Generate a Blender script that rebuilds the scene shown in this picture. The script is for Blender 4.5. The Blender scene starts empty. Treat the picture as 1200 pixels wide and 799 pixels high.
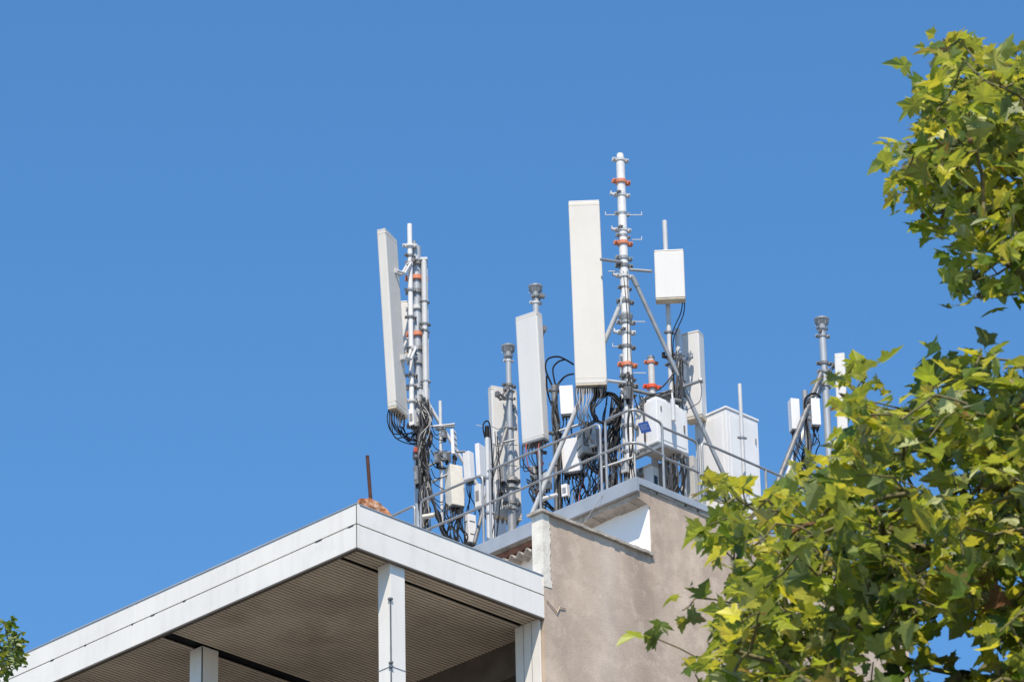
import bpy, bmesh, math, random
from mathutils import Vector, Matrix, noise
random.seed(7)
R = math.radians
col = bpy.context.scene.collection
sc = bpy.context.scene

# ------------------------------------------------------------------ camera
F, TH, ROLL = 5500.0, R(26.638), R(1.29)
CAM = Vector((0, 0, 1.6))
fw = Vector((0, math.cos(TH), math.sin(TH)))
up0 = Vector((0, -math.sin(TH), math.cos(TH)))
rt0 = Vector((1, 0, 0))
rt = rt0*math.cos(ROLL) - up0*math.sin(ROLL)
up = rt0*math.sin(ROLL) + up0*math.cos(ROLL)

def ray(px, py):
    return fw*F + rt*(px-600) - up*(py-399.5)
def at(px, py, Y):                       # point seen at (px,py) standing Y metres in front of the camera
    d = ray(px, py); return CAM + d*(Y/d.y)
def proj(P):
    v = P-CAM; w = v.dot(fw); return (600+F*v.dot(rt)/w, 399.5-F*v.dot(up)/w)

cam_d = bpy.data.cameras.new('camera'); cam = bpy.data.objects.new('camera', cam_d); col.objects.link(cam)
M = Matrix((rt, up, -fw)).transposed().to_4x4(); M.translation = CAM
cam.matrix_world = M
cam_d.sensor_width = 36; cam_d.lens = F/1200*36; cam_d.clip_end = 4000; cam_d.clip_start = .5
cam_d.dof.use_dof = True; cam_d.dof.focus_distance = 53; cam_d.dof.aperture_fstop = 11
sc.camera = cam

# ------------------------------------------------------------------ light
# building axes: ur runs back to the right, ul runs back to the left
AZ = R(45.42)
ul = Vector((-math.sin(AZ), math.cos(AZ), 0)); ur = Vector((math.cos(AZ), math.sin(AZ), 0)); uz = Vector((0, 0, 1))
sd = (ul*.86 + ur*.98 - uz*1.92).normalized()            # direction the sunlight travels
sl = bpy.data.lights.new('sun', 'SUN'); so = bpy.data.objects.new('sun', sl); col.objects.link(so)
so.rotation_euler = sd.to_track_quat('-Z', 'Y').to_euler(); so.location = (0, -20, 60)
sl.energy = 4.75; sl.angle = R(.53); sl.color = (1, .89, .74)
w = bpy.data.worlds.new('World'); sc.world = w; w.use_nodes = True
nt = w.node_tree; bg = nt.nodes['Background']
sky = nt.nodes.new('ShaderNodeTexSky'); sky.sky_type = 'NISHITA'; sky.sun_disc = False
sky.sun_elevation = math.asin(-sd.z); sky.sun_rotation = math.atan2(-sd.x, -sd.y)
sky.air_density = 1.0; sky.dust_density = 0; sky.ozone_density = 6; sky.altitude = 100
hs = nt.nodes.new('ShaderNodeHueSaturation'); hs.inputs['Saturation'].default_value = 1.15; hs.inputs['Hue'].default_value = .496
nt.links.new(sky.outputs[0], hs.inputs['Color']); nt.links.new(hs.outputs[0], bg.inputs[0]); bg.inputs[1].default_value = .142
vs = sc.view_settings; vs.view_transform = 'Standard'; vs.look = 'None'; vs.gamma = 1; vs.exposure = 0.42
sc.cycles.max_bounces = 6; sc.cycles.use_denoising = True

# ------------------------------------------------------------------ materials
def mat(name, color, rough=.6, *a_, stain=False, **k_):
    m = mat0(name, color, rough, *a_, **k_)
    if stain: add_stain(m)
    return m
def mat0(name, color, rough=.6, metal=0., var=.08, scale=3., var2=0., scale2=30., bump=0., bscale=60., streak=0., sfreq=1., dirt=(.2,.17,.13), spec=.4):
    m = bpy.data.materials.new(name); m.use_nodes = True; n = m.node_tree.nodes; l = m.node_tree.links
    b = n['Principled BSDF']; b.inputs['Roughness'].default_value = rough; b.inputs['Metallic'].default_value = metal
    b.inputs['Specular IOR Level'].default_value = spec
    tc = n.new('ShaderNodeTexCoord')
    geo = n.new('ShaderNodeNewGeometry')
    def nz(sc_, det=4, vec=None):
        t = n.new('ShaderNodeTexNoise'); t.inputs['Scale'].default_value = sc_; t.inputs['Detail'].default_value = det
        l.new(vec or geo.outputs['Position'], t.inputs['Vector']); return t
    a = nz(scale)
    mx = n.new('ShaderNodeMix'); mx.data_type = 'RGBA'
    c = Vector(color)
    mx.inputs['A'].default_value = (*(c*(1-var)), 1); mx.inputs['B'].default_value = (*[min(.95, x) for x in c*(1+var)], 1)
    cr = n.new('ShaderNodeMapRange'); cr.inputs[1].default_value = .35; cr.inputs[2].default_value = .65
    l.new(a.outputs[0], cr.inputs[0]); l.new(cr.outputs[0], mx.inputs['Factor'])
    out = mx.outputs['Result']
    if var2:
        f = nz(scale2, 3); cr2 = n.new('ShaderNodeMapRange'); cr2.inputs[1].default_value = .52; cr2.inputs[2].default_value = .75; cr2.inputs[4].default_value = var2
        l.new(f.outputs[0], cr2.inputs[0])
        m2 = n.new('ShaderNodeMix'); m2.data_type = 'RGBA'; l.new(out, m2.inputs['A']); m2.inputs['B'].default_value = (*dirt, 1)
        l.new(cr2.outputs[0], m2.inputs['Factor']); out = m2.outputs['Result']
    if streak:
        mp = n.new('ShaderNodeMapping'); mp.inputs['Scale'].default_value = (1.5, 1.5, .16); l.new(geo.outputs['Position'], mp.inputs[0])
        f = nz(1.6*sfreq, 6, mp.outputs[0]); cr2 = n.new('ShaderNodeMapRange'); cr2.inputs[1].default_value = .48; cr2.inputs[2].default_value = .72; cr2.inputs[4].default_value = streak
        l.new(f.outputs[0], cr2.inputs[0])
        m2 = n.new('ShaderNodeMix'); m2.data_type = 'RGBA'; l.new(out, m2.inputs['A']); m2.inputs['B'].default_value = (*dirt, 1)
        l.new(cr2.outputs[0], m2.inputs['Factor']); out = m2.outputs['Result']
    l.new(out, b.inputs['Base Color'])
    if bump:
        bt = nz(bscale, 5); bp = n.new('ShaderNodeBump'); bp.inputs['Strength'].default_value = bump; bp.inputs['Distance'].default_value = .01
        l.new(bt.outputs[0], bp.inputs['Height']); l.new(bp.outputs[0], b.inputs['Normal'])
    return m
def add_stain(m):
    """rain stain down the render, following the old wall joint, plus broad repair patches"""
    n = m.node_tree.nodes; l = m.node_tree.links; b = n['Principled BSDF']
    src = b.inputs['Base Color'].links[0].from_socket
    geo = n.new('ShaderNodeNewGeometry')
    dot = n.new('ShaderNodeVectorMath'); dot.operation = 'DOT_PRODUCT'; dot.inputs[1].default_value = ur
    l.new(geo.outputs['Position'], dot.inputs[0])
    nz = n.new('ShaderNodeTexNoise'); nz.inputs['Scale'].default_value = 1.7; nz.inputs['Detail'].default_value = 6; l.new(geo.outputs['Position'], nz.inputs[0])
    ad = n.new('ShaderNodeMath'); ad.operation = 'MULTIPLY_ADD'; ad.inputs[1].default_value = .9; l.new(nz.outputs[0], ad.inputs[0]); l.new(dot.outputs['Value'], ad.inputs[2])
    def band(center, half, fac):
        su = n.new('ShaderNodeMath'); su.operation = 'SUBTRACT'; su.inputs[1].default_value = center+.45; l.new(ad.outputs[0], su.inputs[0])
        ab = n.new('ShaderNodeMath'); ab.operation = 'ABSOLUTE'; l.new(su.outputs[0], ab.inputs[0])
        mr = n.new('ShaderNodeMapRange'); mr.inputs[1].default_value = half; mr.inputs[2].default_value = 0; mr.inputs[3].default_value = 0; mr.inputs[4].default_value = fac; l.new(ab.outputs[0], mr.inputs[0])
        return mr.outputs[0]
    out = src
    o_ = O_UR
    for c, h, f, cc in ((o_+4.55, .34, .8, (.30,.235,.19)), (o_+3.15, .35, .6, (.34,.27,.22)), (o_+6.1, .5, .6, (.36,.28,.23)), (o_+3.9, .4, .35, (.66,.58,.52))):
        mx = n.new('ShaderNodeMix'); mx.data_type = 'RGBA'; l.new(band(c, h, f), mx.inputs['Factor']); l.new(out, mx.inputs['A']); mx.inputs['B'].default_value = (*cc, 1); out = mx.outputs['Result']
    for sc_, lo, hi, f, cc in ((.8, .46, .60, .6, (.40,.32,.26)), (4., .50, .62, .45, (.64,.53,.43)), (2.3, .52, .62, .45, (.38,.305,.25)), (11., .60, .68, .3, (.31,.25,.2)), (38., .58, .68, .2, (.33,.27,.21))):
        t = n.new('ShaderNodeTexNoise'); t.inputs['Scale'].default_value = sc_; t.inputs['Detail'].default_value = 8; t.inputs['Roughness'].default_value = .65; l.new(geo.outputs['Position'], t.inputs[0])
        mr = n.new('ShaderNodeMapRange'); mr.inputs[1].default_value = lo; mr.inputs[2].default_value = hi; mr.inputs[4].default_value = f; l.new(t.outputs[0], mr.inputs[0])
        mx = n.new('ShaderNodeMix'); mx.data_type = 'RGBA'; l.new(mr.outputs[0], mx.inputs['Factor']); l.new(out, mx.inputs['A']); mx.inputs['B'].default_value = (*cc, 1); out = mx.outputs['Result']
    l.new(out, b.inputs['Base Color'])
O_UR = Vector((at(417.7,590,46.0).x, 46.0, 0)).dot(ur)
MT = dict(
    shadeband = mat('shade_darkened_brown_beam', (.10,.08,.065), .8, var=.2, scale=3, var2=.4, scale2=5, dirt=(.05,.04,.035)),  # brown darkened so the colour carries the shade under the canopy
    fascia = mat('white_fascia_paint', (.76,.735,.69), .5, var=.03, scale=1.3, var2=.12, scale2=4, streak=.16, sfreq=4.5, dirt=(.47,.44,.40)),
    seam = mat('dark_seam', (.05,.045,.04), .8),
    rubber_edge = mat('bronze_edge_trim', (.12,.10,.08), .6),
    soffit = mat('brown_grey_soffit_sheet', (.66,.55,.42), .55, var=.15, scale=.9, var2=.45, scale2=1.6, dirt=(.32,.255,.185)),
    stucco = mat('weathered_beige_render', (.52,.415,.325), .9, var=.09, scale=1.1, var2=.30, scale2=3.2, bump=.3, bscale=45, streak=.6, stain=True, dirt=(.33,.265,.215), spec=.15),
    concrete = mat('rough_concrete', (.40,.365,.32), .9, var=.2, scale=6, var2=.5, scale2=14, bump=.8, bscale=40, dirt=(.20,.17,.14), spec=.15),
    oldwhite = mat('flaking_white_paint', (.70,.665,.59), .85, var=.08, scale=5, var2=.45, scale2=9, bump=.4, bscale=40, dirt=(.42,.37,.31), spec=.15),
    wallwhite = mat('white_wall_paint', (.85,.84,.82), .85, var=.03, scale=2, var2=.12, scale2=6, dirt=(.6,.57,.52), spec=.2),
    zinc = mat('zinc_flashing', (.38,.405,.435), .45, .25, var=.10, scale=3, var2=.3, scale2=9, dirt=(.36,.39,.43)),
    galv = mat('galvanised_steel', (.30,.31,.32), .42, .35, var=.12, scale=8, var2=.3, scale2=30, dirt=(.36,.37,.38)),
    galvdark = mat('weathered_galvanised_steel', (.17,.175,.18), .55, .3, var=.2, scale=10, var2=.4, scale2=30, dirt=(.14,.13,.12)),
    palepaint = mat('pale_grey_painted_steel', (.52,.525,.53), .45, .05, var=.05, scale=6, var2=.25, scale2=18, dirt=(.42,.41,.40)),
    mastwhite = mat('whitish_mast_paint', (.66,.66,.66), .45, var=.05, scale=6, var2=.3, scale2=18, dirt=(.40,.39,.37)),
    radome = mat('ivory_radome', (.56,.54,.50), .45, var=.02, scale=2, streak=.14, sfreq=5, var2=.06, scale2=14, dirt=(.46,.42,.34)),
    radomecool = mat('white_radome', (.59,.585,.57), .45, var=.02, scale=2, streak=.12, sfreq=5, dirt=(.46,.44,.40)),
    capm = mat('cream_end_cap', (.56,.49,.38), .6, var=.1, scale=20),
    radio = mat('white_radio_housing', (.70,.70,.71), .45, var=.03, scale=6, var2=.12, scale2=20, dirt=(.5,.5,.5)),
    radiogrey = mat('grey_radio_housing', (.42,.42,.41), .5, var=.06, scale=9),
    cream = mat('cream_radio_housing', (.66,.63,.56), .5, var=.05, scale=9, var2=.2, scale2=20, dirt=(.4,.36,.3)),
    cabinet = mat('white_cabinet_paint', (.72,.72,.72), .45, var=.03, scale=2, streak=.22, sfreq=4, dirt=(.48,.46,.43)),
    cabunder = mat('grey_cabinet_base', (.42,.40,.37), .7, var=.1, scale=6),
    black = mat('black_cable_sheath', (.010,.010,.011), .7, var=.3, scale=10, spec=.2),
    greycable = mat('grey_cable_sheath', (.07,.074,.082), .7, var=.3, scale=10, spec=.2),
    palecable = mat('pale_cable_sheath', (.27,.27,.27), .5, var=.15, scale=10),
    redcable = mat('red_cable_sheath', (.35,.06,.03), .5, var=.15, scale=10),
    orange = mat('orange_clamp_paint', (.56,.20,.11), .6, var=.12, scale=25, var2=.3, scale2=40, dirt=(.45,.2,.12)),
    red = mat('red_clamp_paint', (.72,.10,.04), .5, var=.1, scale=25),
    rust = mat('rusty_steel', (.30,.115,.045), .9, var=.75, scale=14, var2=.95, scale2=7, dirt=(.60,.52,.43), bump=.8, bscale=25),
    rustdark = mat('dark_rusty_steel', (.07,.028,.02), .85, var=.3, scale=14),
    timber = mat('red_brown_timber', (.22,.09,.05), .8, var=.3, scale=12, bump=.5),
    fibre = mat('fibre_cement_sheet', (.34,.32,.29), .9, var=.15, scale=9, var2=.3, scale2=20, dirt=(.2,.18,.15)),
    blue = mat('blue_sign_plate', (.010,.050,.22), .5, var=.05),
    signwhite = mat('white_sign_lettering', (.40,.45,.55), .5, var=.02),
    glass = mat('dark_window_glass', (.03,.035,.04), .08, var=.1),
    pave = mat('grey_pavement', (.15,.143,.13), .9, var=.15, scale=.4, var2=.2, scale2=2, dirt=(.11,.10,.09), bump=.3, bscale=20),
    asphalt = mat('asphalt', (.055,.055,.055), .9, var=.2, scale=.8, bump=.3, bscale=60),
    bark = mat('plane_tree_bark', (.20,.17,.12), .9, var=.3, scale=6, var2=.6, scale2=5, dirt=(.38,.35,.26), bump=.4),
    twig = mat('green_brown_twig', (.13,.115,.05), .8, var=.25, scale=20),
    seedball = mat('brown_seed_ball', (.15,.085,.035), .95, var=.3, scale=60, bump=1, bscale=200),
)
def leafmat(name, rough=.42):
    m = bpy.data.materials.new(name); m.use_nodes = True; n = m.node_tree.nodes; l = m.node_tree.links
    b = n['Principled BSDF']; out = n['Material Output']
    at_ = n.new('ShaderNodeAttribute'); at_.attribute_name = 'leaf_tint'
    geo = n.new('ShaderNodeNewGeometry')
    # paler underside of the blade
    under = n.new('ShaderNodeMix'); under.data_type = 'RGBA'; under.inputs['B'].default_value = (.34,.40,.24,1)
    mu = n.new('ShaderNodeMath'); mu.operation = 'MULTIPLY'; mu.inputs[1].default_value = .4
    l.new(geo.outputs['Backfacing'], mu.inputs[0]); l.new(mu.outputs[0], under.inputs['Factor']); l.new(at_.outputs['Color'], under.inputs['A'])
    nz = n.new('ShaderNodeTexNoise'); nz.inputs['Scale'].default_value = 22; nz.inputs['Detail'].default_value = 3; l.new(geo.outputs['Position'], nz.inputs[0])
    mr = n.new('ShaderNodeMapRange'); mr.inputs[3].default_value = .7; mr.inputs[4].default_value = 1.3; l.new(nz.outputs[0], mr.inputs[0])
    vm = n.new('ShaderNodeVectorMath'); vm.operation = 'SCALE'; l.new(under.outputs['Result'], vm.inputs[0]); l.new(mr.outputs[0], vm.inputs['Scale'])
    l.new(vm.outputs[0], b.inputs['Base Color']); b.inputs['Roughness'].default_value = rough; b.inputs['Specular IOR Level'].default_value = .4
    tr = n.new('ShaderNodeBsdfTranslucent')
    tm = n.new('ShaderNodeVectorMath'); tm.operation = 'MULTIPLY'; tm.inputs[1].default_value = (1.7,1.55,.45); l.new(vm.outputs[0], tm.inputs[0]); l.new(tm.outputs[0], tr.inputs[0])
    ms = n.new('ShaderNodeMixShader'); ms.inputs[0].default_value = .42
    l.new(b.outputs[0], ms.inputs[1]); l.new(tr.outputs[0], ms.inputs[2]); l.new(ms.outputs[0], out.inputs[0])
    return m
MT['leaf'] = leafmat('plane_tree_leaf')

# ------------------------------------------------------------------ mesh helpers
class MB:
    def __init__(s): s.bm = bmesh.new()
    def poly(s, pts, smooth=False):
        f = s.bm.faces.new([s.bm.verts.new(p) for p in pts]); f.smooth = smooth; return s
    def hexa(s, P0, U, Lv, Rv, bev=0., seg=2):
        b = bmesh.new() if bev else s.bm
        q = [P0, P0+Rv, P0+Rv+Lv, P0+Lv]
        vs_ = [b.verts.new(p) for p in q] + [b.verts.new(p+U) for p in q]
        fs = [b.faces.new([vs_[i] for i in ids]) for ids in ((0,3,2,1),(4,5,6,7),(0,1,5,4),(1,2,6,5),(2,3,7,6),(3,0,4,7))]
        if bev:
            bmesh.ops.bevel(b, geom=list(b.edges), offset=bev, segments=seg, profile=.6, affect='EDGES')
            s._merge(b)
        return s
    def _merge(s, b):
        me = bpy.data.meshes.new('tmp'); b.to_mesh(me); b.free(); s.bm.from_mesh(me); bpy.data.meshes.remove(me)
    def box(s, c, sx, sy, sz, az=0., bev=0.):
        X = Vector((math.cos(az), math.sin(az), 0))*sx; Y = Vector((-math.sin(az), math.cos(az), 0))*sy; Z = Vector((0,0,sz))
        return s.hexa(Vector(c)-X/2-Y/2-Z/2, Z, Y, X, bev)
    def tube(s, pts, r, n=8, caps=True, r1=None):
        pts = [Vector(p) for p in pts]; k = len(pts); rings = []
        prev = None
        for i, p in enumerate(pts):
            t = (pts[min(i+1,k-1)] - pts[max(i-1,0)])
            if t.length < 1e-9: t = Vector((0,0,1))
            t.normalize()
            if prev is None:
                a = t.cross(Vector((0,0,1)) if abs(t.z) < .9 else Vector((1,0,0))).normalized()
            else:
                a = (prev - t*prev.dot(t)).normalized()
            prev = a; b = t.cross(a)
            rr = r if r1 is None else r+(r1-r)*i/(k-1)
            rings.append([s.bm.verts.new(p+(a*math.cos(2*math.pi*j/n)+b*math.sin(2*math.pi*j/n))*rr) for j in range(n)])
        for i in range(k-1):
            for j in range(n):
                f = s.bm.faces.new((rings[i][j], rings[i][(j+1)%n], rings[i+1][(j+1)%n], rings[i+1][j])); f.smooth = True
        if caps:
            for rg, rev in ((rings[0], True), (rings[-1], False)):
                c = [s.bm.verts.new(v.co) for v in rg]
                s.bm.faces.new(c[::-1] if rev else c)
        return s
    def lathe(s, base, prof, n=20, axis=None):
        base = Vector(base); rings = []
        for (r, z) in prof:
            rings.append([s.bm.verts.new(base+Vector((r*math.cos(2*math.pi*j/n), r*math.sin(2*math.pi*j/n), z))) for j in range(n)])
        for i in range(len(prof)-1):
            for j in range(n):
                s.bm.faces.new((rings[i][j], rings[i][(j+1)%n], rings[i+1][(j+1)%n], rings[i+1][j]))
        s.bm.faces.new(rings[0][::-1]); s.bm.faces.new(rings[-1]); return s
    def build(s, name, m, parent=None, loc=None):
        me = bpy.data.meshes.new(name)
        o = bpy.data.objects.new(name, me)
        org = parent.location if parent is not None and loc is None else (loc or Vector((0,0,0)))
        if parent is not None:
            g = Vector(parent.location); pp = parent.parent
            while pp is not None: g += pp.location; pp = pp.parent
            if loc is None: org = g
        org = Vector(org)
        bmesh.ops.translate(s.bm, verts=s.bm.verts, vec=-org)
        bmesh.ops.recalc_face_normals(s.bm, faces=s.bm.faces)
        s.bm.to_mesh(me); s.bm.free()
        me.materials.append(MT[m] if isinstance(m, str) else m)
        col.objects.link(o)
        if parent is not None:
            o.parent = parent
            o.location = org - g
        else:
            o.location = org
        return o
def thing(name, loc, label, cat, group=None):
    o = bpy.data.objects.new(name, None); o.empty_display_size = .2; col.objects.link(o); o.location = loc
    o['label'] = label; o['category'] = cat
    if group: o['group'] = group
    return o
def tag(o, label, cat, group=None, kind=None):
    o['label'] = label; o['category'] = cat
    if group: o['group'] = group
    if kind: o['kind'] = kind
    return o
def smooth_path(pts, sub=6):
    pts = [Vector(p) for p in pts]
    if len(pts) < 3: return pts
    P = [pts[0]*2-pts[1]] + pts + [pts[-1]*2-pts[-2]]; out = []
    for i in range(1, len(P)-2):
        for k in range(sub):
            t = k/sub; a, b, c, d = P[i-1], P[i], P[i+1], P[i+2]
            out.append(.5*((2*b)+(c-a)*t+(2*a-5*b+4*c-d)*t*t+(3*b-a-3*c+d)*t**3))
    out.append(pts[-1]); return out
def rnd(a, b): return random.uniform(a, b)

# ------------------------------------------------------------------ building frame
Y0 = 46.0
C0 = at(417.7, 590, Y0); ZT = C0.z; O = Vector((C0.x, C0.y, 0))
def W(s, t, z): return O + ur*s + ul*t + uz*z
def onT(px, py, t):          # ray meets the plane t = const (parallel to the right-hand face) -> (s, z)
    d = ray(px, py); k = (t-(CAM-O).dot(ul))/d.dot(ul); P = CAM+d*k; return (P-O).dot(ur), P.z
def onS(px, py, s):          # ray meets the plane s = const (parallel to the left-hand face) -> (t, z)
    d = ray(px, py); k = (s-(CAM-O).dot(ur))/d.dot(ur); P = CAM+d*k; return (P-O).dot(ul), P.z
def onZ(px, py, z):
    d = ray(px, py); k = (z-CAM.z)/d.z; P = CAM+d*k; return (P-O).dot(ur), (P-O).dot(ul)
def sbox(mb, s0, s1, t0, t1, z0, z1, bev=0.):
    return mb.hexa(W(s0, t0, z0), uz*(z1-z0), ul*(t1-t0), ur*(s1-s0), bev)

ZB = onT(418.7, 641, 0)[1]
s_fe = onT(638.3, 700, 0)[0]                 # right end of canopy fascia
s_wl = onT(636.2, 640, 0)[0]                 # left end of rendered wall
s_763 = onT(763.5, 640, 0)[0]
s_742, ZR = onT(744, 560, 0)
s_end = onT(1066, 780, 0)[0]
ZP = (onT(634, 601, 0)[1] + onT(763, 651, 0)[1])/2
s_soe, _ = onZ(601, 753, ZB)
print('ZT', ZT, 'ZB', ZB, 's_fe', s_fe, 's_wl', s_wl, 's763', s_763, 's742', s_742, 'ZR', ZR, 'ZP', onT(634,601,0)[1], onT(763,651,0)[1], 's_end', s_end, 's_soe', s_soe)
TB = 13.0                                    # depth of the building

# ------------------------------------------------------------------ ground
g = MB(); g.poly([(-1500,-600,0),(1500,-600,0),(1500,3000,0),(-1500,3000,0)]); o = g.build('ground', 'pave'); o['kind'] = 'structure'
g = MB(); g.poly([(-300,8,.004),(300,8,.004),(300,19,.004),(-300,19,.004)]); o = g.build('road', 'asphalt'); o['kind'] = 'structure'
g = MB(); g.hexa(Vector((-300,19,0)), Vector((0,0,.13)), Vector((0,.25,0)), Vector((600,0,0)), .01); o = g.build('kerb', 'concrete'); o['kind'] = 'structure'

# ------------------------------------------------------------------ building
bld = thing('apartment_building', W(s_763, .5, 0), 'beige rendered apartment building with white canopy and stepped flat roof', 'building')
# main rendered volume
m = MB()
sbox(m, s_763, s_end, .0, TB, 0, ZR-.10)
m.build('upper_wall', 'stucco', bld)
# lower wing behind the parapet
ZL = ZP-.75
m = MB(); sbox(m, s_wl, s_763-.002, .0, .42, 0, ZL); sbox(m, s_soe+.45, s_763-.002, .421, TB-.1, 0, ZB-.001); sbox(m, s_soe+.26, s_763-.002, .421, TB-.1, ZB+.121, ZL); m.build('lower_wall', 'stucco', bld)
# parapet with its pale end
m = MB(); sbox(m, s_wl+.105, s_763-.003, .004, .16, ZL-.02, ZP)
m.build('parapet', 'stucco', bld)
m = MB()
zq = onT(641, 687, 0)[1]
# ragged white end strip (front) with real thickness
n = 26; L = [(s_wl-.004, ZP)]
pts_r = []
for i in range(n+1):
    z = zq+(ZP-zq)*i/n; pts_r.append((s_wl+.112+rnd(-.012,.012)+(.02 if i < 3 else 0), z))
poly = [W(s_wl-.004, -.006, zq-.01)] + [W(a, -.006, z) for a, z in pts_r] + [W(s_wl-.004, -.006, ZP)]
back = [p+ul*.17 for p in poly]
f0 = [m.bm.verts.new(p) for p in poly]; f1 = [m.bm.verts.new(p) for p in back]
m.bm.faces.new(f0); m.bm.faces.new(f1[::-1])
for i in range(len(poly)): m.bm.faces.new((f0[i], f0[(i+1)%len(poly)], f1[(i+1)%len(poly)], f1[i]))
m.build('parapet_end', 'oldwhite', bld)
# coping on the parapet
m = MB()
k = 22
for i in range(k):
    a = s_wl-.045+(s_763+.04-s_wl+.01)*i/k; b = a+(s_763-s_wl+.05)/k-.001
    dz = rnd(-.004,.004)
    sbox(m, a, b, -.045+rnd(0,.012), .20, ZP+.001+dz, ZP+.032+dz+rnd(0,.006))
m.build('parapet_coping', 'concrete', bld)
# broken ledge of render just right of the canopy
m = MB()
sA, zA = onT(640, 703, 0); sB, zB_ = onT(652, 718, 0); sC, zC = onT(655, 711, 0); sD, zD = onT(662,713,0)
m.tube([W(sA,-.012,zA), W(sB,-.014,zB_-.0), W(sC,-.014,zC), W(sD,-.01,zD)], .006, 6)
m.build('broken_render_edge', 'stucco', bld)
# white side wall above the lower roof (in the plane s = s_763)
m = MB(); sbox(m, s_763-.012, s_763+.02, .012, TB-.2, ZL, ZR-.18); m.build('side_wall', 'wallwhite', bld)
# roof slab with a tapering rough concrete eave
m = MB()
sE = s_742
n = 60
for i in range(n):
    t0 = 9.0*i/n; t1 = 9.0*(i+1)/n-.0008
    dz = .05+.03*noise.noise(Vector((t0*3, 1, 0)))+.02*noise.noise(Vector((t0*11, 4, 0)))
    th = .10+dz*.7
    if t0 > onS(633, 640, sE+.06)[0]-.3: th = .085; dz = -.02+dz*.2
    out_ = .012*noise.noise(Vector((t0*7, 9, 0)))
    P = W(sE+.045+out_, t0, ZR-.15-dz*1.0); 
    a = [(sE+.05+out_, ZR-.10), (s_763+.03, ZR-.10), (s_763+.03, ZR-.12-th*.95), (s_763-.03, ZR-.12-th*.95), (sE+.05+out_, ZR-.185-dz*.8)]
    f0 = [m.bm.verts.new(W(q[0], t0, q[1])) for q in a]; f1 = [m.bm.verts.new(W(q[0], t1, q[1])) for q in a]
    m.bm.faces.new(f0); m.bm.faces.new(f1[::-1])
    for j in range(5): m.bm.faces.new((f0[j], f0[(j+1)%5], f1[(j+1)%5], f1[j]))
m.build('concrete_eave', 'concrete', bld)
m = MB(); sbox(m, s_763+.04, s_end+.02, -.001+.03, TB, ZR-.098, ZR-.02); sbox(m, sE+.04, s_763+.039, .03, TB, ZR-.098, ZR-.02); m.build('roof_slab', 'concrete', bld)
# end of the eave flush with the rendered face
m = MB(); 
a = [(sE+.03, ZR-.10), (s_763, ZR-.10), (s_763, ZR-.31), (s_763-.045, ZR-.27), (sE+.03, ZR-.235)]
f0 = [m.bm.verts.new(W(q[0], -.002, q[1])) for q in a]; f1 = [m.bm.verts.new(W(q[0], -.0001, q[1])) for q in a]
m.bm.faces.new(f0); m.bm.faces.new(f1[::-1])
for j in range(5): m.bm.faces.new((f0[j], f0[(j+1)%5], f1[(j+1)%5], f1[j]))
m.build('eave_end', 'stucco', bld)
# zinc flashing, left side (tall) and right side (thin, in lengths)
m = MB()
for i in range(6):
    t0 = -.03+i*1.6; sbox(m, sE-.012, sE+.04, t0, t0+1.594, ZR-.165, ZR+.012, .004)
    sbox(m, sE-.02, sE+.10, t0+1.57, t0+1.62, ZR-.168, ZR+.017, .003)
m.build('side_flashing', 'zinc', bld)
m = MB()
i = 0; s_ = sE+.042
while s_ < s_end:
    L_ = min(1.9, s_end-s_); sbox(m, s_, s_+L_-.005, -.035, .03, ZR-.075, ZR+.010, .004); s_ += L_
m.build('front_flashing', 'zinc', bld)
m = MB()
s_ = sE+.06
while s_ < s_end-.1:
    L_ = rnd(.12,.3); sbox(m, s_, s_+L_, -.006-rnd(0,.01), .02, ZR-.10-rnd(0,.035), ZR-.0755); s_ += L_+rnd(.0,.08)
m.build('chipped_top_edge', 'concrete', bld)
# red timber beam and corrugated sheet under the eave, further back
tA = onS(633, 640, sE+.06)[0]
m = MB(); sbox(m, sE+.05, sE+.12, tA-.25, tA+2.2, ZR-.262, ZR-.19, .006); m.build('eave_beam', 'timber', bld)
m = MB()
n = 150; t0 = tA-.25; rows = [(sE+.01, ZR-.325), (s_763-.02, ZR-.31)]
vs0 = []
for (s__, z__) in rows:
    for dz in (0, .012):
        vs0.append([m.bm.verts.new(W(s__, t0+2.3*i/n, z__+dz+.028*math.sin(2*math.pi*2.3*i/n/.13))) for i in range(n+1)])
for (a, b) in ((0,2),(1,3),(0,1),(2,3)):
    for i in range(n):
        m.bm.faces.new((vs0[a][i], vs0[a][i+1], vs0[b][i+1], vs0[b][i]))
m.build('corrugated_sheet', 'fibre', bld)
# windows on the big street wall, below the picture
wm = MB(); fm = MB()
for zf in (2.2, 5.4, 8.6, 11.8, 15.0):
    for k_ in range(3):
        a = s_wl+.9+k_*1.9
        if a+1.1 < s_end:
            fr = MB(); sbox(fr, a, a+1.1, -.03, .0, zf, zf+1.5, .01); fo = fr.build('window', 'fascia', bld)
            gl = MB(); sbox(gl, a+.07, a+1.03, -.034, -.031, zf+.07, zf+1.43); gl.build('pane', 'glass', fo)

# canopy --------------------------------------------------------------
TC = 10.5                                     # canopy length to the left-back
ZM = onT(418.7, 613.5, 0)[1]                  # seam between the two fascia boards
def board(s0, s1, t0, t1, z0, z1, name):
    m = MB(); sbox(m, s0, s1, t0, t1, z0, z1, .006); return m.build(name, 'fascia', bld)
g_ = .006
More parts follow.
